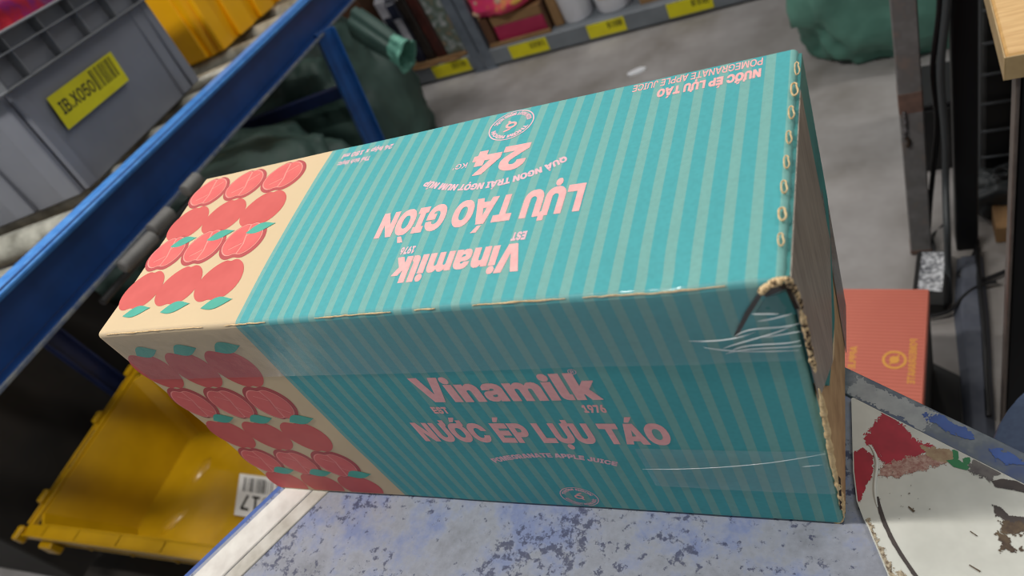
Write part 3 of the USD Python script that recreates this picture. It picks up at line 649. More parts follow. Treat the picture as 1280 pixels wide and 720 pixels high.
J.part('end_tape', slab([(.0015, .1988), (.118, .1988), (.122, .094), (.050, .080), (.0015, .120)], .0014, .0018), 'kraft_grey', label='streaky grey-brown tape over the right end')
J.part('end_tape', slab([(.112, .002), (.1495, .002), (.1495, .120), (.120, .126)], .0008, .0012), 'hazy_tape', label='grey cloudy tape strip on the rear of the right end')
tabs = []
for k, (px, py) in enumerate([(997, 86), (994, 112), (990, 141), (987, 172), (984, 203), (981, 234), (979, 268), (977, 300)]):
    a = at((px, py - 8), 2, BH + .001); b = at((px, py + 8), 2, BH + .001); s = random.uniform(.7, 1.1); c = (a + b) / 2
    o = np.array([.0007 * s, 0, .0002]); n_ = np.array([-.0012 * s, 0, .0006]); e = (b - a) * .12
    tabs = tube(spline([a + e + o, c + o * 1.4, b - e + o, b + n_ * .4, b - e + n_, c + n_ * 1.3, a + e + n_, a + n_ * .4, a + e + o], 30)[:-1], .00046 * s, 6, True)
    J.part('torn_tab', tabs, 'kraft_pale', smooth=True, label='small curl of torn cardboard along the right top edge' if k == 0 else None)

# ------------------------------------------------------------------ conveyor on the left
P0 = np.array([-.59, .229, .06]); D0 = np.array([-.17497428, .97485671, -.13797972]); D0 /= np.linalg.norm(D0)
EP = np.cross(D0, [0, 0, 1]); EP /= np.linalg.norm(EP); EN = np.cross(EP, D0)
TC = fr(P0, [D0, EP, EN])                        # (along the rail, towards the table, up)
V = Thing('roller_conveyor', 'sloping roller conveyor with blue steel side rail left of the table', 'conveyor', (*(TC((.5, -.3, 0))[:2]), FL))
R0, R1, PW = -.75, 1.50, -.62
for nm, s, p in (('rail', 1, 0), ('rail', -1, PW)):
    w0 = p - .036 * s
    V.part(nm, join(bx((R0, min(w0, w0 - .004 * s), -.088), (R1, max(w0, w0 - .004 * s), -.002), .0008, TC), bx((R0, min(w0, p), -.004), (R1, max(w0, p), -.0005), .0008, TC), bx((R0, min(w0, p), -.0915), (R1, max(w0, p), -.0875), .0008, TC)), 'rail_blue_shaded', label='blue channel rail with the shade of its web put into the colour' if s == 1 else None)
    V.part('rail_lip', bx((R0, min(w0 + .002 * s, p + .002 * s), -.0135), (R1, max(w0 + .002 * s, p + .002 * s), .0012), .006, TC), 'rail_lip', label='upper lip of the rail with overhead light painted in as brighter blue')
    V.part('rail_lip', bx((R0, min(p - .006 * s, p + .001 * s), -.0922), (R1, max(p - .006 * s, p + .001 * s), -.0868), .0006, TC), 'worn_edge', label='worn lower lip of the rail with light painted in as grey')
for k, r in enumerate(np.arange(-.66, 1.48, .152)):
    ax = [[EP[0], EP[1], EP[2]], list(D0), list(EN)]
    o = TC((r, 0, -.046))
    th = np.linspace(0, 2 * np.pi, 2)
    q = V.part('roller', tube([TC((r, -.100, -.046)), TC((r, -.105, -.046)), TC((r, -.3, -.046)), TC((r, PW + .075, -.046)), TC((r, PW + .07, -.046))], [.023, .0255, .0255, .0255, .023], 22), 'roller_grey', smooth=40)
    V.part('axle', tube([TC((r, -.040, -.046)), TC((r, PW + .040, -.046))], .006, 8), 'steel_dark', parent=q, smooth=40)
    V.part('end_cap', lathe([(.008, -.004), (.019, -.004), (.021, .0), (.021, .004), (.012, .006), (.008, .004)], 18, fr(TC((r, -.097, -.046)), [D0, EN, EP])), 'roller_end', parent=q, smooth=40)
# cross brace, chain pipe and legs
V.part('pipe', tube([TC((.10, -.012, -.118)), TC((.40, -.012, -.118))], .006, 10), 'steel_dark', smooth=40)
for a, b in (((153, 335), (191, 296)), ((189, 289), (212, 265)), ((231, 240), (247, 222))):
    pa, pb = at(a, 0, -.6), at(b, 0, -.6); V.part('sleeve', tube([pa, pa + (pb - pa) * .04, pb], [.0085, .0115, .0115], 16), 'sleeve_grey', smooth=40, label='grey sleeve on the pipe under the rail')
def leg(px_top, px_foot_z, p, r):
    pass
def channel(a, b, w, t, out, mat, name='leg', label=None):
    """A U-shaped bar from a to b; w wide, flanges t deep along out."""
    a, b = np.array(a, float), np.array(b, float); ax = (b - a) / np.linalg.norm(b - a); out = np.array(out, float); out -= ax * (out @ ax); out /= np.linalg.norm(out); sd = np.cross(ax, out); ln = np.linalg.norm(b - a)
    T_ = fr(a, [ax, sd, out])
    V.part(name, join(bx((0, -w / 2, -.003), (ln, w / 2, 0), .001, T_), bx((0, -w / 2, 0), (ln, -w / 2 + .004, t), .001, T_), bx((0, w / 2 - .004, 0), (ln, w / 2, t), .001, T_)), mat, label=label)
lt = at((403, 38), 1, 1.29); lf = at((467, 178), 1, 1.23); lf = lt + (lf - lt) * ((FL - lt[2]) / (lf[2] - lt[2]))
channel(lt, lf, .052, .026, (.75, -.5, .3), 'leg_blue', label='blue channel leg under the far end of the rail')
channel(TC((-.55, -.02, -.08)), TC((-.55, -.02, -.08)) * [1, 1, 0] + [0, 0, FL], .05, .025, (1, 0, 0), 'leg_blue')
for r in (-.55, 1.42):
    a = TC((r, PW + .02, -.08)); channel(a, a * [1, 1, 0] + [0, 0, FL], .05, .025, (1, 0, 0), 'navy')
a = lt + (lf - lt) * .33; V.part('brace', bx((0, 0, 0), (.62, .02, .035), .002, fr(a + [-.02, 0, 0], [-EP, D0, [0, 0, 1]])), 'navy')
channel((-1.125, .412, -.07), (-1.125, .412, FL), .045, .022, (1, 0, 0), 'navy', label='dark blue inner leg beside the open crate')


# ------------------------------------------------------------------ crates
def crate(name, label, T_, lx, ly, h, taper, mat, rim_mat, base, rib_n=4, group=None):
    """An open stacking crate in the frame T_: (length, depth, height); corner of the bottom at the origin, depth runs to -ly."""
    th = Thing(name, label, 'crate', base, group)
    def loop(z, ins):
        t = taper * (1 - z / h) + ins; x0, x1, y0, y1 = t, lx - t, -ly + t, -t; c = min(.02, (x1 - x0) * .2)
        return T_(np.array([[x0 + c, y0, z], [x1 - c, y0, z], [x1, y0 + c, z], [x1, y1 - c, z], [x1 - c, y1, z], [x0 + c, y1, z], [x0, y1 - c, z], [x0, y0 + c, z]]))
    v, f = rings([loop(.012, .03), loop(0, .006), loop(.004, 0), loop(h, 0), loop(h, .004), loop(.014, .006)])
    th.part('crate_body', fixn(v, f), mat)
    return th, loop
GF = np.array([math.cos(-.09), math.sin(-.09)])
ga = [D0 * GF[0] + EP * GF[1], -D0 * GF[1] + EP * GF[0], EN]
TG = fr(TC((.300, -.108, -.0205)), ga)
gl, gd, gh = .495, .36, .266
G, gloop = crate('grey_crate', 'grey plastic stacking crate with yellow barcode label on the roller conveyor', TG, gl, gd, gh, .012, 'grey_plastic', 'grey_rim', TG((.24, -.2, 0)))
def rimbox(a0, a1, z0, z1, out, T_, lx, ly):
    """A ledge round the crate, from the wall outwards by out."""
    return join(bx((-out, -.002, z0), (lx + out, out, z1), .0015, T_), bx((-out, -ly - out, z0), (lx + out, -ly + .002, z1), .0015, T_), bx((-out, -ly, z0), (.002, 0, z1), .0015, T_), bx((lx - .002, -ly, z0), (lx + out, 0, z1), .0015, T_))
G.part('rim', rimbox(0, 0, gh - .004, gh, .026, TG, gl, gd), 'grey_rim', label='flat top rim of the grey crate')
G.part('rim', rimbox(0, 0, gh - .030, gh - .027, .022, TG, gl, gd), 'grey_rim')
G.part('rim', rimbox(0, 0, gh - .075, gh - .071, .018, TG, gl, gd), 'grey_rim')
for k, a in enumerate((-.004, .06, .155, .25, .345, .44, gl)):
    G.part('rib', bx((a - .0015, 0, gh - .073), (a + .0015, .018, gh - .003), .0006, TG), 'grey_rim')
for k, b in enumerate((-.05, -.15, -.25)):
    G.part('rib', bx((-.018, b - .0015, gh - .073), (0, b + .0015, gh - .003), .0006, TG), 'grey_rim')
for a0, a1 in ((.012, .040), (gl - .085, gl - .055), (gl - .04, gl - .012)):
    G.part('corner_plate', bx((a0, -.012, .006), (a1, .0025 - .004, gh - .075), .002, TG), 'grey_plastic')
for b0, b1 in ((-.05, -.012), (-.16, -.12)):
    G.part('corner_plate', bx((.0015 - .003, b0, .006), (.012, b1, gh - .075), .002, TG), 'grey_plastic')
# its label
def on_plane(pxs, O, N):
    O, N = np.array(O), np.array(N); return [C + ray(q) * (((O - C) @ N) / (ray(q) @ N)) for q in pxs]
def label_on(th, pxs, O, N, mat, items, thick=.0006, bend=None):
    """A label whose four corners (in reading order top-left, top-right, bottom-right, bottom-left) are seen at pxs; items are drawn in a unit square."""
    q = on_plane(pxs, O, N); o, ex, ey = q[3], q[2] - q[3], q[0] - q[3]; N = np.array(N, float); N /= np.linalg.norm(N)
    if np.cross(ex, ey) @ N < 0: pass
    T_ = fr(o, [ex, ey, N])
    pth = th.part('label', bx((0, 0, -.0003), (1, 1, thick), .0001, T_), mat, label='%s label' % ('yellow' if 'yellow' in mat else 'white'))
    for nm, g, mt in items:
        v, f = flat(g, 0); th.part(nm, trimesh.Trimesh(T_(np.c_[v, np.full(len(v), thick + .0002)]), f, process=False), mt, parent=pth)
def bars(x0, x1, y0, y1, n, seed):
    r = np.random.default_rng(seed); w = r.choice([1, 1, 2, 3], 2 * n).astype(float); e = np.r_[0, np.cumsum(w)] / w.sum() * (x1 - x0) + x0
    return MultiPolygon([sbox(e[2 * i], y0, e[2 * i + 1], y1) for i in range(n)])
def unit_text(t, x0, x1, y0, y1, weight=700):
    g = fit(glyphs(t, weight), x1 - x0, y1 - y0); return affinity.translate(g, x0, y0)
gn = ga[1]; go = TG((.2, -.002, .07)); slope = taper_n = np.array(ga[1]) * 1 - np.array(EN) * (.012 / gh)
label_on(G, [(58, 123), (136, 67), (161, 100), (86, 162)], go + gn * .0035, gn, 'label_yellow',
         [('lettering', unit_text('IB.X050', .06, .56, .36, .74, 700), 'ink_black'), ('barcode', bars(.58, .95, .30, .93, 14, 3), 'ink_olive')])
# what lies in the grey crate
def pillow(c, sx, sy, sz, ax=I3, seed=0, n=28, amp=.12, pw=.5, freq=3):
    u = np.linspace(0, 2 * np.pi, n * 2, endpoint=False); w = np.linspace(-np.pi / 2, np.pi / 2, n)
    s = lambda t, p: np.sign(t) * np.abs(t) ** p
    U, W_ = np.meshgrid(u, w, indexing='ij'); P = np.stack([s(np.cos(W_), pw) * s(np.cos(U), pw), s(np.cos(W_), pw) * s(np.sin(U), pw), s(np.sin(W_), pw)], -1).reshape(-1, 3)
    k = 1 + amp * (meshkit.fbm(P * freq + seed * 7.3, 4, seed) - .5) * 2
    v = (P * k[:, None] * [sx, sy, sz]) @ np.array(ax) + c; m, q = n * 2, n; f = []
    for i in range(m):
        for j in range(q - 1):
            a, b, c_, d = i * q + j, ((i + 1) % m) * q + j, ((i + 1) % m) * q + j + 1, i * q + j + 1
            f += [[a, b, c_], [a, c_, d]]
    return fixn(v, np.array(f))
RB = Thing('plastic_bag', 'shiny red plastic packet inside the grey crate', 'packet', TG((.2, -.2, .02)))
RB.part('packet', pillow(TG((.21, -.18, .205)), .175, .13, .115, ga, 4), 'red_film', smooth=True)
ln = [tube(TG(np.c_[np.linspace(a, a + .07, 8), np.linspace(b, b - .05, 8), np.full(8, .318) + .004 * np.sin(np.arange(8))]), .0016, 6) for a, b in ((.06, -.06), (.08, -.12), (.11, -.05), (.02, -.1))]
RB.part('printed_line', join(*ln), 'film_line', label='pale lines printed on the red packet')
# yellow crate farther along the conveyor
ya = [D0, EP, EN]; TY = fr(TC((.972, -.200, -.0205)), ya)
Y, _ = crate('yellow_crate', 'bright yellow plastic crate behind the grey crate on the conveyor', TY, .44, .36, .33, .02, 'yellow_plastic', 'yellow_plastic', TY((.22, -.18, 0)))
for a0, a1 in ((.02, .07), (.12, .2), (.25, .33), (.37, .42)):
    Y.part('rib', bx((a0, -.02, .004), (a1, -.004, .3), .003, TY), 'yellow_plastic')
for b0, b1 in ((-.12, -.05), (-.3, -.22)):
    Y.part('rib', bx((.006, b0, .004), (.02, b1, .3), .003, TY), 'yellow_plastic')
Y.part('rim', rimbox(0, 0, .31, .33, .02, TY, .44, .36), 'yellow_plastic')

# ------------------------------------------------------------------ yellow crate on the low shelf
zb, zr = -.60, -.42
x0r, y0r = at((35, 655), 2, zr)[:2]; y1r = at((176, 474), 2, zr)[1] + .02; x0r = (x0r + at((176, 474), 2, zr)[0]) / 2
LX, LY = .70, y1r - y0r
TB = fr((x0r, y1r, zb), [[1, 0, 0], [0, 1, 0], [0, 0, 1]])
B, bl = crate('open_yellow_crate', 'open yellow crate with white number label under the conveyor beside the table', TB, LX, LY, zr - zb, .05, 'yellow_lower_shaded', 'yellow_lower_shaded', (x0r + LX / 2, y1r - LY / 2, zb))
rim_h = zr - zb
B.part('rim', rimbox(0, 0, rim_h - .003, rim_h, .022, TB, LX, LY), 'yellow_lower_shaded', label='flat outer rim of the open crate')
B.part('rim', rimbox(0, 0, rim_h - .045, rim_h - .042, .018, TB, LX, LY), 'yellow_lower_shaded')
B.part('rim', join(bx((-.024, -LY, rim_h - .012), (-.020, 0, rim_h + .004), .001, TB), bx((-.024, -LY - .024, rim_h - .012), (LX + .02, -LY - .020, rim_h + .004), .001, TB)), 'yellow_lower_shaded', label='raised lip round the rim')
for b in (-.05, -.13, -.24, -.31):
    B.part('rib', bx((-.02, b - .002, rim_h - .045), (0, b + .002, rim_h), .0008, TB), 'yellow_lower_shaded')
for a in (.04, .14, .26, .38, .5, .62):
    B.part('rib', bx((a - .002, -LY - .02, rim_h - .045), (a + .002, -LY, rim_h), .0008, TB), 'yellow_lower_shaded')
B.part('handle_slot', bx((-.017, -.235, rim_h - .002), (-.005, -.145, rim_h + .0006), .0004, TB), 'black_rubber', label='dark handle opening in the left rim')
B.part('rim', bx((-.004, -LY, rim_h - .001), (.001, -.0, rim_h + .006), .001, TB), 'yellow_lower_shaded', label='raised inner lip of the left rim')
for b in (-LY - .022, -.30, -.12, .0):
    B.part('corner_lug', bx((-.034, b - .012, rim_h - .014), (-.018, b + .016, rim_h + .010), .003, TB), 'yellow_lower_shaded')
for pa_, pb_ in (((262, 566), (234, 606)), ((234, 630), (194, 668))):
    qa, qb = at(pa_, 2, zb + .022), at(pb_, 2, zb + .022); B.part('floor_ridge', tube([qa + (qb - qa) * t - [0, 0, .02] for t in np.linspace(0, 1, 9)], .006 + .014 * np.sin(np.linspace(.05, 3.1, 9)) ** .5, 16), 'yellow_lower_shaded', smooth=True, label='rounded ridge on the crate floor')
B.part('corner_lug', bx((.012, -LY - .034, rim_h - .05), (.05, -LY - .018, rim_h - .02), .003, TB), 'yellow_lower_shaded')
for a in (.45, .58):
    B.part('floor_rib', bx((a - .004, -LY + .06, .010), (a + .004, -.06, .0185), .002, TB), 'yellow_lower_shaded')
label_on(B, [(342, 652), (268, 645), (300, 592), (347, 598)], (0, 0, zb + .020), (0, 0, 1), 'label_white',
         [('lettering', unit_text('617', .10, .86, .50, .86, 700), 'ink_black'), ('barcode', bars(.1, .9, .08, .42, 16, 5), 'steel_dark')])

LS = Thing('low_shelf', 'dark board shelf carrying the open yellow crate, added for the shade under the roller conveyor', 'shelf', (-1.0, .4, FL))  # dark board put in to deepen the shade below the rollers
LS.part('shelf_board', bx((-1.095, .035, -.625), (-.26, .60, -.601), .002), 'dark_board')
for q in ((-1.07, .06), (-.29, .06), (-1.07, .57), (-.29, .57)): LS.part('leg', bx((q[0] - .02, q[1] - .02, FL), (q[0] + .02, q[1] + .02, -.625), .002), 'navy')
for k, (a, y) in enumerate(((-1.3, .62), (-1.62, .4))):
    pass
DB = Thing('dark_carton', 'dark brown carton added for the shade under the conveyor, left of the open yellow crate', 'carton', (-1.47, .33, FL))  # added dark block standing in for deep shade under the conveyor
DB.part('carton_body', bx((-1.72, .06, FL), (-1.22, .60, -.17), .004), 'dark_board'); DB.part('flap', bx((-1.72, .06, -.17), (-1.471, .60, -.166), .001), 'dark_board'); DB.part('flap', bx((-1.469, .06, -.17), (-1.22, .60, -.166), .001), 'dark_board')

# ------------------------------------------------------------------ green sacks
def sack(name, label, c, s, ax, seed, mat, neck=None, amp=.22, group=None, tie=True):
    th = Thing(name, label, 'sack', (c[0], c[1], FL), group)
    m = pillow(np.array(c), *s, ax, seed, 44, amp, .62, 2.2)
    v = np.array(m.vertices); n = m.vertex_normals
    fold = (meshkit.fbm(v * [9, 9, 4] + seed, 3, seed + 5) - .5); rg = np.abs(meshkit.fbm(v * 7 + seed * 2, 3, seed + 9) - .5)
    v = v + n * (fold * .03 - np.exp(-rg * 40) * .014)[:, None]; v[:, 2] = np.maximum(v[:, 2], FL + .002)
    th.part('sack_body', trimesh.Trimesh(v, m.faces, process=False), mat, smooth=True)
    if neck is not None:
        a = at(neck[0], 1, neck[1]); d = np.array([.75, -.35, -.56]); d /= np.linalg.norm(d); u = np.cross(d, [0, 0, 1.0]); u /= np.linalg.norm(u); w = np.cross(d, u); L_ = []
        for t, rr in ((-.16, .9), (-.08, .85), (-.03, .75), (.0, .8), (.012, .95), (.02, 1.0), (.014, .88), (-.02, .7), (-.05, .5)):
            an = np.linspace(0, 2 * np.pi, 48, endpoint=False); k = 1 + .07 * np.sin(an * 5 + seed) + .05 * np.sin(an * 9)
            L_.append(a + d * t + (np.cos(an) * k)[:, None] * u * rr * .034 + (np.sin(an) * k)[:, None] * w * rr * .056)
        vv, ff = rings(L_[:3], True, False); th.part('sack_neck', trimesh.Trimesh(vv, ff, process=False), mat, smooth=True, label='gathered neck of the sack')
        vv, ff = rings(L_[2:], False, True); th.part('sack_mouth', trimesh.Trimesh(vv, ff, process=False), 'sack_tie', smooth=True, label='paler rolled mouth of the sack')
    return th
sack('green_sack', 'dark green woven sack with pale rolled mouth slumped behind the blue conveyor leg', (-1.06, 1.48, -.50), (.23, .21, .27), np.array([[1, 0, 0], [0, 1, 0], [-.25, .1, 1]]), 3, 'sack_green', ((503, 66), 1.36))
sack('green_sack', 'wide low dark green sack lying under the conveyor beyond the fruit end of the carton', (-1.14, .93, -.49), (.42, .25, .22), I3, 8, 'sack_green')
sack('green_sack', 'teal-green woven sack on the floor behind the grey steel post', (.50, 1.62, -.46), (.25, .22, .30), np.array([[1, 0, 0], [0, 1, 0], [0, 0, 1]]), 5, 'sack_teal')

# ------------------------------------------------------------------ steel shelf at the back
YS = 1.862; ZD = -.632
H = Thing('steel_shelf', 'grey steel shelving at the back with yellow tags along its lowest board', 'shelf', (-.4, YS + .22, FL))
H.part('shelf_board', bx((-2.2, YS, -.692), (1.2, YS + .45, ZD), .004), 'shelf_grey', label='lowest grey shelf board')
H.part('shelf_board', bx((-2.2, YS, .02), (1.2, YS + .45, .07), .004), 'shelf_grey')
for x in (-2.15, -.745, .66):
    for y in (YS - .004, YS + .41):
        H.part('upright', join(bx((x - .038, y, FL), (x - .002, y + .035, .6), .003), bx((x + .002, y, FL), (x + .038, y + .035, .6), .003)), 'upright_grey')
        H.part('foot', bx((x - .045, y - .003, FL), (x + .045, y + .042, FL + .006), .002), 'upright_grey')
for k, (a, b) in enumerate((((537, 82), (580, 66)), ((635, 60), (683, 50)), ((733, 35), (780, 24)), ((833, 9), (890, -3)))):
    xa, xb = at(a, 1, YS)[0], at(b, 1, YS)[0]
    pth = H.part('shelf_tag', bx((xa, YS - .0022, -.684), (xb, YS - .0002, -.638), .0005), 'label_yellow', label='yellow tag on the shelf edge, number %d from the left' % (k + 1))
    w = xb - xa
    g = bars(.55, .95, .45, .9, 9, k); v, f = flat(affinity.affine_transform(g, [w, 0, 0, .046, xa, -.684]), 0)
    H.part('barcode', trimesh.Trimesh(np.c_[v[:, 0], np.full(len(v), YS - .0025), v[:, 1]], f, process=False), 'ink_olive', parent=pth)
# goods on the lowest board, left bay
def pack(name, label, cat, x0, x1, y0, dep, h, mat, lean=0, group=None, z=ZD, lid=None, top=None):
    T_ = fr((x0, y0, z), [[1, 0, 0], [0, 1, 0], [math.sin(lean), 0, math.cos(lean)]])
    th = Thing(name, label, cat, ((x0 + x1) / 2, y0 + dep / 2, z), group); w = x1 - x0
    th.part('body', bx((0, 0, 0), (w, dep, h), .004, T_), mat)
    th.part('flap', bx((w * .04, .01, h), (w * .96, dep - .01, h + .004), .001, T_), lid or mat)
    if top: th.part('front_label', bx((w * .15, -.001, h * .35), (w * .85, 0, h * .75), .0005, T_), top)
    return th
TR = Thing('cardboard_tray', 'torn flat piece of tan cardboard under the packs in the left bay', 'cardboard', (-.95, YS + .13, ZD))
TR.part('sheet', extrude(Polygon([(-1.06, YS + .005), (-.96, YS - .012), (-.90, YS + .002), (-.84, YS - .010), (-.79, YS + .012), (-.79, YS + .26), (-1.06, YS + .26)]), .004, fr((0, 0, ZD))), 'tan_carton')
TR.part('edge_strip', bx((-1.06, YS + .004, ZD + .004), (-.79, YS + .010, ZD + .014), .002), 'tan_carton')
Z4 = ZD + .0042
pack('brown_carton', 'plain brown carton at the left of the left bay', 'carton', -1.30, -1.09, YS + .03, .2, .30, 'brown_carton')
pack('white_pack', 'tall white plastic pack next to the plain brown carton', 'pack', -1.055, -1.01, YS + .05, .15, .24, 'white_pack', z=Z4, top='navy_pack')
pack('navy_pack', 'dark navy pack between the white and the brown-black packs', 'pack', -1.005, -.965, YS + .03, .16, .23, 'navy_pack', z=Z4, top='white_pack')
pack('dark_pack', 'brown-black pack standing in the middle of the left bay', 'pack', -.96, -.925, YS + .03, .16, .24, 'dark_pack', z=Z4)
pack('maroon_pack', 'maroon pack standing left of the silver pack', 'pack', -.92, -.88, YS + .03, .16, .25, 'maroon_pack', z=Z4)
pack('silver_pack', 'silver pack with colourful print beside the shelf upright', 'pack', -.875, -.80, YS + .03, .15, .25, 'silver_pack', z=Z4)
# right bay: open carton with a red box, floral bag on top
OC = Thing('open_carton', 'open tan carton holding a crimson box in the right bay', 'carton', (-.54, YS + .15, ZD))
ox0, ox1 = at((618, 72), 1, YS)[0], at((690, 44), 1, YS)[0]
OC.part('bottom', bx((ox0, YS + .01, ZD), (ox1, YS + .28, ZD + .005), .001), 'tan_carton'); OC.part('side', bx((ox0, YS + .01, ZD), (ox0 + .028, YS + .28, ZD + .10), .001), 'brown_carton'); OC.part('side', bx((ox1 - .006, YS + .01, ZD), (ox1, YS + .28, ZD + .10), .001), 'brown_carton')
OC.part('back', bx((ox0, YS + .27, ZD), (ox1, YS + .28, ZD + .10), .001), 'tan_carton'); OC.part('front_lip', bx((ox0, YS + .006, ZD), (ox1, YS + .012, ZD + .014), .001), 'tan_carton')
CB = Thing('crimson_box', 'crimson box with tan lid inside the open tan carton', 'box', ((ox0 + ox1) / 2, YS + .1, ZD + .005))
CB.part('body', bx((ox0 + .034, YS + .02, ZD + .0055), (ox1 - .010, YS + .25, ZD + .062), .003), 'magenta_box'); CB.part('lid', bx((ox0 + .034, YS + .018, ZD + .062), (ox1 - .010, YS + .25, ZD + .098), .003), 'tan_carton', label='tan lid of the crimson box')
FB = Thing('floral_bag', 'bright pink floral bag lying on top of the crimson box and its open carton', 'bag', ((ox0 + ox1) / 2, YS + .12, ZD + .099))
FB.part('bag', pillow(((ox0 + ox1) / 2 - .012, YS + .12, ZD + .158), .112, .14, .058, I3, 6, 24, .15), 'pink_floral', smooth=True)
fl = []
for i in range(9):
    a, b = random.uniform(-.09, .09), random.uniform(-.03, .03)
    fl.append(pillow(((ox0 + ox1) / 2 - .02 + a, YS - .014 + abs(b) * .5, ZD + .158 + b), .014, .006, .011, I3, i, 6, .1, 1))
FB.part('flower_print', join(*fl), 'orange_label', label='yellow and orange flowers on the bag', kind='stuff')
pack('tan_carton', 'narrow tan carton between the open carton and the white tub', 'carton', ox1 + .008, ox1 + .040, YS + .03, .2, .27, 'tan_carton')
def tub(name, label, x, r, h, lab=None):
    th = Thing(name, label, 'tub', (x, YS + .02 + r, ZD))
    T_ = fr((x, YS + .015 + r, ZD))
    th.part('tub_body', lathe([(0, 0), (r * .82, 0), (r * .88, .006), (r * .97, h * .5), (r, h * .92), (r * .98, h * .92), (0, h * .92)], 36, T_), 'white_plastic', smooth=40)
    th.part('lid', lathe([(0, h), (r * 1.02, h), (r * 1.05, h * .97), (r * 1.04, h * .9), (r, h * .9), (0, h * .9)], 36, T_), 'white_plastic', smooth=40)
    if lab:
        a = np.linspace(math.radians(240), math.radians(320), 16); v = np.array([[r * .985 * math.cos(t) * s, r * .985 * math.sin(t) * s, z] for z, s in ((h * .32, 1.0), (h * .7, 1.02)) for t in a]); f = [[i, i + 1, i + 17] for i in range(15)] + [[i, i + 17, i + 16] for i in range(15)]
        th.part('label', trimesh.Trimesh(T_(v), f, process=False), lab, label='orange-brown label')
xa = at((719, 30), 1, YS)[0]; tub('white_tub', 'plain white plastic tub in the right bay next to the narrow tan carton', xa - .004, .056, .2)
xb = at((766, 20), 1, YS)[0]; tub('white_tub', 'white plastic tub with orange-brown label in the right bay', xb - .006, .064, .17, 'orange_label')
rc = at((815, 15), 1, YS)[0]
RC = pack('red_carton', 'dark red carton at the right of the white tubs', 'carton', rc - .03, rc + .24, YS + .03, .24, .2, 'red_carton', lid='tan_carton')
RC.part('base_strip', bx((rc - .034, YS + .026, ZD), (rc + .244, YS + .032, ZD + .02), .001), 'tan_carton', label='tan lower edge of the red carton')

sp = at((796, 90), 2, FL)
solo('paper_scrap', extrude(blob(0, 0, .030, .013, .3, 4, 18, 20), .004, fr((sp[0], sp[1], FL))), 'scrap_white', 'small white paper scrap on the concrete floor behind the carton', 'paper')

# ------------------------------------------------------------------ right: posts, wooden table, floor clutter
PX, PY = .4825, .850
PO = Thing('steel_post', 'grey square steel post with rust and a weld, standing right of the teal carton', 'post', (PX, PY, FL))
PO.part('post', bx((PX - .0165, PY - .015, FL), (PX + .0165, PY + .018, .75), .002), 'post_grey')
PO.part('rust_band', bx((PX - .0168, PY - .0154, -.385), (PX + .0168, PY + .0184, -.345), .002), 'rust', label='rusty brown joint')
PO.part('weld_bead', tube(spline([(PX - .010, PY - .0165, -.378), (PX - .009, PY - .0168, -.405), (PX - .011, PY - .0164, -.425)], 14), .0022 * (1 + .5 * np.sin(np.arange(14) * 2.1)), 8), 'weld', smooth=True, label='shiny weld bead')
PO.part('weld_bead', tube(spline([(PX - .010, PY - .0162, -.428), (PX - .006, PY - .0165, -.437), (PX - .009, PY - .0162, -.446)], 8), .003, 8), 'kraft_dark', smooth=True)
PO.part('foot_plate', bx((PX - .0172, PY - .0158, FL), (PX + .0172, PY + .0188, FL + .012), .002), 'rust')
WD = Thing('wooden_table', 'light wood topped table with black legs at the right edge', 'table', (1.0, .75, FL))
zc = -.05; wc = at((1257, 70), 2, zc); wl = at((1236.5, 0), 2, zc)
xw = wc[0]; yw = wc[1]
WD.part('table_top', bx((xw, yw, zc - .026), (xw + 1.0, yw + .62, zc), .0025), 'wood_top', label='light wood table top')
WD.part('edge_band', bx((xw - .0012, yw - .0012, zc - .0255), (xw + .0002, yw + .62, zc - .001), .0004), 'wood_edge'); WD.part('edge_band', bx((xw, yw - .0012, zc - .0255), (xw + 1.0, yw + .0002, zc - .001), .0004), 'wood_edge')
WD.part('leg', bx((.5365, .8345, FL), (.5690, .870, zc - .026), .002), 'black_metal'); WD.part('leg', bx((xw + .92, yw + .02, FL), (xw + .96, yw + .06, zc - .026), .002), 'black_metal')
WD.part('leg', bx((xw + .92, .83, FL), (xw + .96, .87, zc - .026), .002), 'black_metal')
WD.part('side_panel', bx((.561, .462, FL), (.60, .80, zc - .026), .002), 'black_metal', label='black panel under the near left corner of the wooden table') if False else None
WD.part('end_panel', bx((.5625, .471, FL), (.97, .489, zc - .026), .002), 'black_metal', label='black panel under the near end of the wooden table')
WD.part('edge_strip', bx((.5588, .4680, FL), (.5625, .4905, zc - .027), .0008), 'alu_edge', label='thin worn metal strip along the black panel')
TS = Thing('small_carton', 'small tan carton on the floor behind the black table panel', 'carton', (.61, .73, FL))
q = at((1252, 288), 2, FL); TS.part('body', bx((q[0] - .012, q[1] - .03, FL), (q[0] + .08, q[1] + .03, FL + .038), .002), 'tan_carton'); TS.part('tape', bx((q[0] + .025, q[1] - .0305, FL + .001), (q[0] + .043, q[1] + .0305, FL + .0385), .0003), 'kraft')
GB = Thing('grey_bundle', 'crumpled grey plastic bundle on the floor in front of the wire basket', 'bundle', (.62, .88, FL))
q = at((1252, 235), 2, FL + .03); q = q + [0, -.012, 0]; GB.part('bundle', pillow(q, .05, .04, .045, I3, 12, 20, .4, .7, 3), 'cable_grey', smooth=True); GB.part('tie', tube([q + [.012 * math.cos(t), .012 * math.sin(t), .045] for t in np.linspace(0, 6.283, 14)[:-1]], .004, 6, True), 'cable_black', smooth=True)
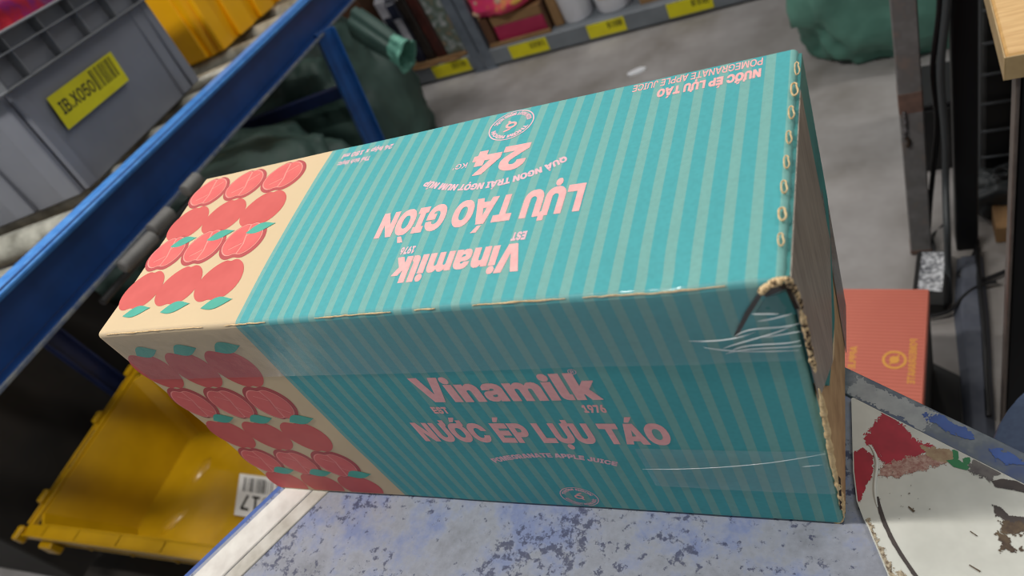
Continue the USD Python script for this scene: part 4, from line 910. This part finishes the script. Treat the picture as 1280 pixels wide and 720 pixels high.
# wire basket behind the cabinet
WB = Thing('wire_basket', 'dark wire basket seen under the wooden table between its leg and top', 'basket', (.72, 1.0, FL))
yb = .97; xs = np.arange(.585, .90, .046); zs = np.arange(FL + .03, -.22, .058)
for x in xs: WB.part('wire', tube([(x, yb, zs[0]), (x, yb, zs[-1])], .0022, 6), 'wire_grey')
for z in zs: WB.part('wire', tube([(xs[0], yb, z), (xs[-1], yb, z)], .0022, 6), 'wire_grey')
for x in (xs[0], xs[-1]):
    for z in zs: WB.part('wire', tube([(x, yb, z), (x, yb + .3, z)], .0022, 6), 'wire_grey')
WB.part('liner', bx((xs[0] + .006, yb + .006, FL + .02), (xs[-1] - .006, yb + .29, -.24), .004), 'black_rubber', label='black lining inside the basket')
for x in (xs[0], xs[-1]):
    for y in (yb, yb + .3): WB.part('foot', bx((x - .008, y - .008, FL), (x + .008, y + .008, FL + .032), .002), 'black_rubber')
# stool
sc = np.array([.585, .205]); zst = -.22; q = at((1236, 546), 2, zst); 
pts = np.array([at(p, 2, zst)[:2] for p in ((1236, 546), (1250, 519), (1275, 501))])
A = np.c_[2 * pts, np.ones(3)]; sol = np.linalg.solve(A, (pts ** 2).sum(1)); sc = sol[:2]; sr = math.sqrt(sol[2] + sc @ sc)
if not .06 < sr < .22:
    sr = .13; sc = pts[1] + np.array([.115, -.06])
ST = Thing('round_stool', 'round stool with blue-grey seat at the right edge behind the packing table', 'stool', (sc[0], sc[1], FL))
ST.part('seat', lathe([(0, .0), (sr * .9, .0), (sr * .985, -.006), (sr, -.014), (sr, -.036), (sr * .97, -.04), (0, -.04)], 56, fr((sc[0], sc[1], zst))), 'stool_blue', smooth=35)
ST.part('ring', tube([(sc[0] + sr * .7 * math.cos(t), sc[1] + sr * .7 * math.sin(t), -.5) for t in np.linspace(0, 2 * np.pi, 30, endpoint=False)], .007, 8, True), 'black_metal', smooth=True)
for k in range(4):
    t = math.pi / 4 + k * math.pi / 2; c, s = math.cos(t), math.sin(t)
    ST.part('leg', tube([(sc[0] + sr * .55 * c, sc[1] + sr * .55 * s, zst - .04), (sc[0] + sr * .9 * c, sc[1] + sr * .9 * s, FL)], .010, 10), 'black_metal', smooth=40)
# orange box lying on a black one
zo = -.50
oa, ob, oc_ = at((1057, 361), 2, zo), at((1160.5, 361.5), 2, zo), at((1153, 498), 2, zo)
ax1 = (ob - oa) / np.linalg.norm(ob - oa); ax2 = np.array([ax1[1], -ax1[0], 0]); wO = np.linalg.norm(ob - oa) + .03; lO = .235
TO = fr(ob - ax1 * wO, [ax1, ax2, [0, 0, 1]])
OB = Thing('orange_box', 'salmon orange gift carton with gold print standing on the floor between carton and post', 'box', (*TO((wO / 2, lO / 2, 0))[:2], FL))
OB.part('body', bx((0, 0, FL - zo), (wO, lO, -.012), .002, TO), 'dark_board', label='dark lower part of the orange box')
OB.part('lid', bx((-.001, -.001, -.03), (wO + .001, lO + .001, 0), .0015, TO), 'orange_board', label='orange striped lid')
st = MultiPolygon([sbox(.002, y, wO - .002, y + .0022) for y in np.arange(.004, lO - .004, .0056)])
def on_lid(name, g, mat, z, label=None):
    v, f = flat(g, 0); OB.part(name, trimesh.Trimesh(TO(np.c_[v, np.full(len(v), z)]), f, process=False)if np.linalg.det([ax1, ax2, [0, 0, 1]]) > 0 else trimesh.Trimesh(TO(np.c_[v, np.full(len(v), z)]), f[:, ::-1], process=False), mat, label=label)
on_lid('printed_stripes', st, 'orange_stripe', .0002, 'fine darker stripes across the lid')
def inv(px): d = at(px, 2, zo) - (ob - ax1 * wO); return d @ ax1, d @ ax2
tx = lambda t, p0, p1, h: affinity.translate(affinity.rotate(fit(glyphs(t, 800), abs(inv(p1)[1] - inv(p0)[1]), h), -90 if False else 90, origin=(0, 0)), *inv(p0))
g1 = tx('POMEGRANATE', (1147, 424), (1140, 480), .009); on_lid('lettering', g1, 'gold_print', .0004, 'gold lettering along the right side of the lid')
g2 = tx('GIFT BOX', (1072, 433), (1064, 460), .009) if False else tx('APPLE', (1072, 433), (1066, 461), .009); on_lid('lettering', g2, 'gold_print', .0004, 'gold lettering along the left side of the lid')
ce = inv((1118, 450)); em = unary_union([Point(ce).buffer(.015, 24).difference(Point(ce).buffer(.0115, 24)), Point(ce).buffer(.006, 16), affinity.rotate(sbox(ce[0] - .001, ce[1] - .010, ce[0] + .001, ce[1] + .010), 35)])
on_lid('emblem', em, 'gold_print', .0005, 'round gold emblem on the lid')
# power adapter
pa = [at(q, 2, FL + .034) for q in ((1151, 313), (1184, 313), (1182, 368), (1149, 368))]
au = pa[1] - pa[0]; au /= np.linalg.norm(au); av = pa[3] - pa[0]; av -= au * (av @ au); lv = np.linalg.norm(av); av /= lv
wA = np.linalg.norm(pa[1] - pa[0]); TA = fr(pa[0], [au, av, [0, 0, 1]])
AD = Thing('power_adapter', 'black power adapter with silvery printed label on the floor by the post', 'adapter', (*pa[0][:2], FL))
AD.part('housing', bx((-.006, -.004, -.034), (wA + .006, lv + .016, -.0005), .005, TA), 'black_rubber')
AD.part('label', bx((.002, .004, -.001), (wA - .002, lv - .008, .0003), .0003, TA), 'adapter_label', label='silvery label full of small print')
AD.part('cable', tube(spline([TA((wA / 2, -.004, -.018)), TA((wA * .4, -.03, -.012)), TA((wA * .3, -.06, -.028)), TA((wA * .9, -.10, -.030))], 24), .003, 8), 'cable_black', smooth=True)
# cables
def cable(label, pts, r, mat='cable_black', n=40):
    th = Thing('cable', label, 'cable', spline(pts, n)[-1]); th.part('cable', tube(spline(pts, n), r, 8), mat, smooth=True); return th
pv = lambda y, *pxs: [at(q, 1, y) for q in pxs]
cable('thick grey-black cable hanging between steel post and black leg, down past the adapter', [*pv(.82, (1184, -30), (1181, 30), (1176, 80), (1178, 130), (1182, 180), (1182, 230)), *pv(.76, (1184, 290), (1185, 340)), *pv(.70, (1187, 400), (1191, 440)), *pv(.66, (1197, 480), (1204, 530), (1208, 575))], .0054, 'cable_grey', 80)
cable('thin black cable hanging right beside the steel post', pv(.86, (1172, -30), (1171, 40), (1166, 90), (1171, 140), (1168, 200), (1163, 250), (1161, 285)), .0040)
cable('black looped cable on the floor below the black leg', [at(q, 2, FL + .012) for q in ((1222, 300), (1219, 315), (1204, 336), (1200, 345), (1210, 350), (1240, 346), (1260, 338))], .0035)
cable('second black cable loop on the floor left of the black table panel', [at(q, 2, FL + .016) for q in ((1246, 352), (1228, 356), (1210, 366), (1196, 380), (1188, 388), (1170, 394), (1150, 397))], .0032)
cable('straight black cable running towards the stool', [at(q, 2, FL + .02) for q in ((1222, 310), (1224, 350), (1228, 390), (1231, 430), (1233, 470), (1236, 520))], .0042)
# cloth and painted table shadow on the floor
zc_ = FL + .004
cl = Polygon([tuple(at(q, 2, zc_)[:2]) for q in ((1196, 322), (1228, 318), (1236, 390), (1240, 470), (1246, 560), (1206, 560), (1200, 470), (1192, 390))])
v, f = flat(cl, .012); ed = np.array([cl.exterior.distance(Point(p)) for p in v]); z = .012 * np.clip(ed / .012, 0, 1) + .014 * meshkit.fbm(np.c_[v * 22, v[:, :1] * 0], 4, 3) * np.clip(ed / .01, 0, 1)
solo('blue_cloth', trimesh.Trimesh(np.c_[v, FL + .001 + z], f, process=False), 'blue_cloth', 'blue-grey cloth lying on the floor left of the black table panel', 'cloth', smooth=True)
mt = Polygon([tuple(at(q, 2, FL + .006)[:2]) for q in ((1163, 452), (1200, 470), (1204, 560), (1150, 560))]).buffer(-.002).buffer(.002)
solo('rubber_mat', extrude(mt, .006, fr((0, 0, FL))), 'black_rubber', 'black patch painting the table shadow on the floor between orange box and blue cloth', 'mat')  # black sheet laid as the shadow of the packing table
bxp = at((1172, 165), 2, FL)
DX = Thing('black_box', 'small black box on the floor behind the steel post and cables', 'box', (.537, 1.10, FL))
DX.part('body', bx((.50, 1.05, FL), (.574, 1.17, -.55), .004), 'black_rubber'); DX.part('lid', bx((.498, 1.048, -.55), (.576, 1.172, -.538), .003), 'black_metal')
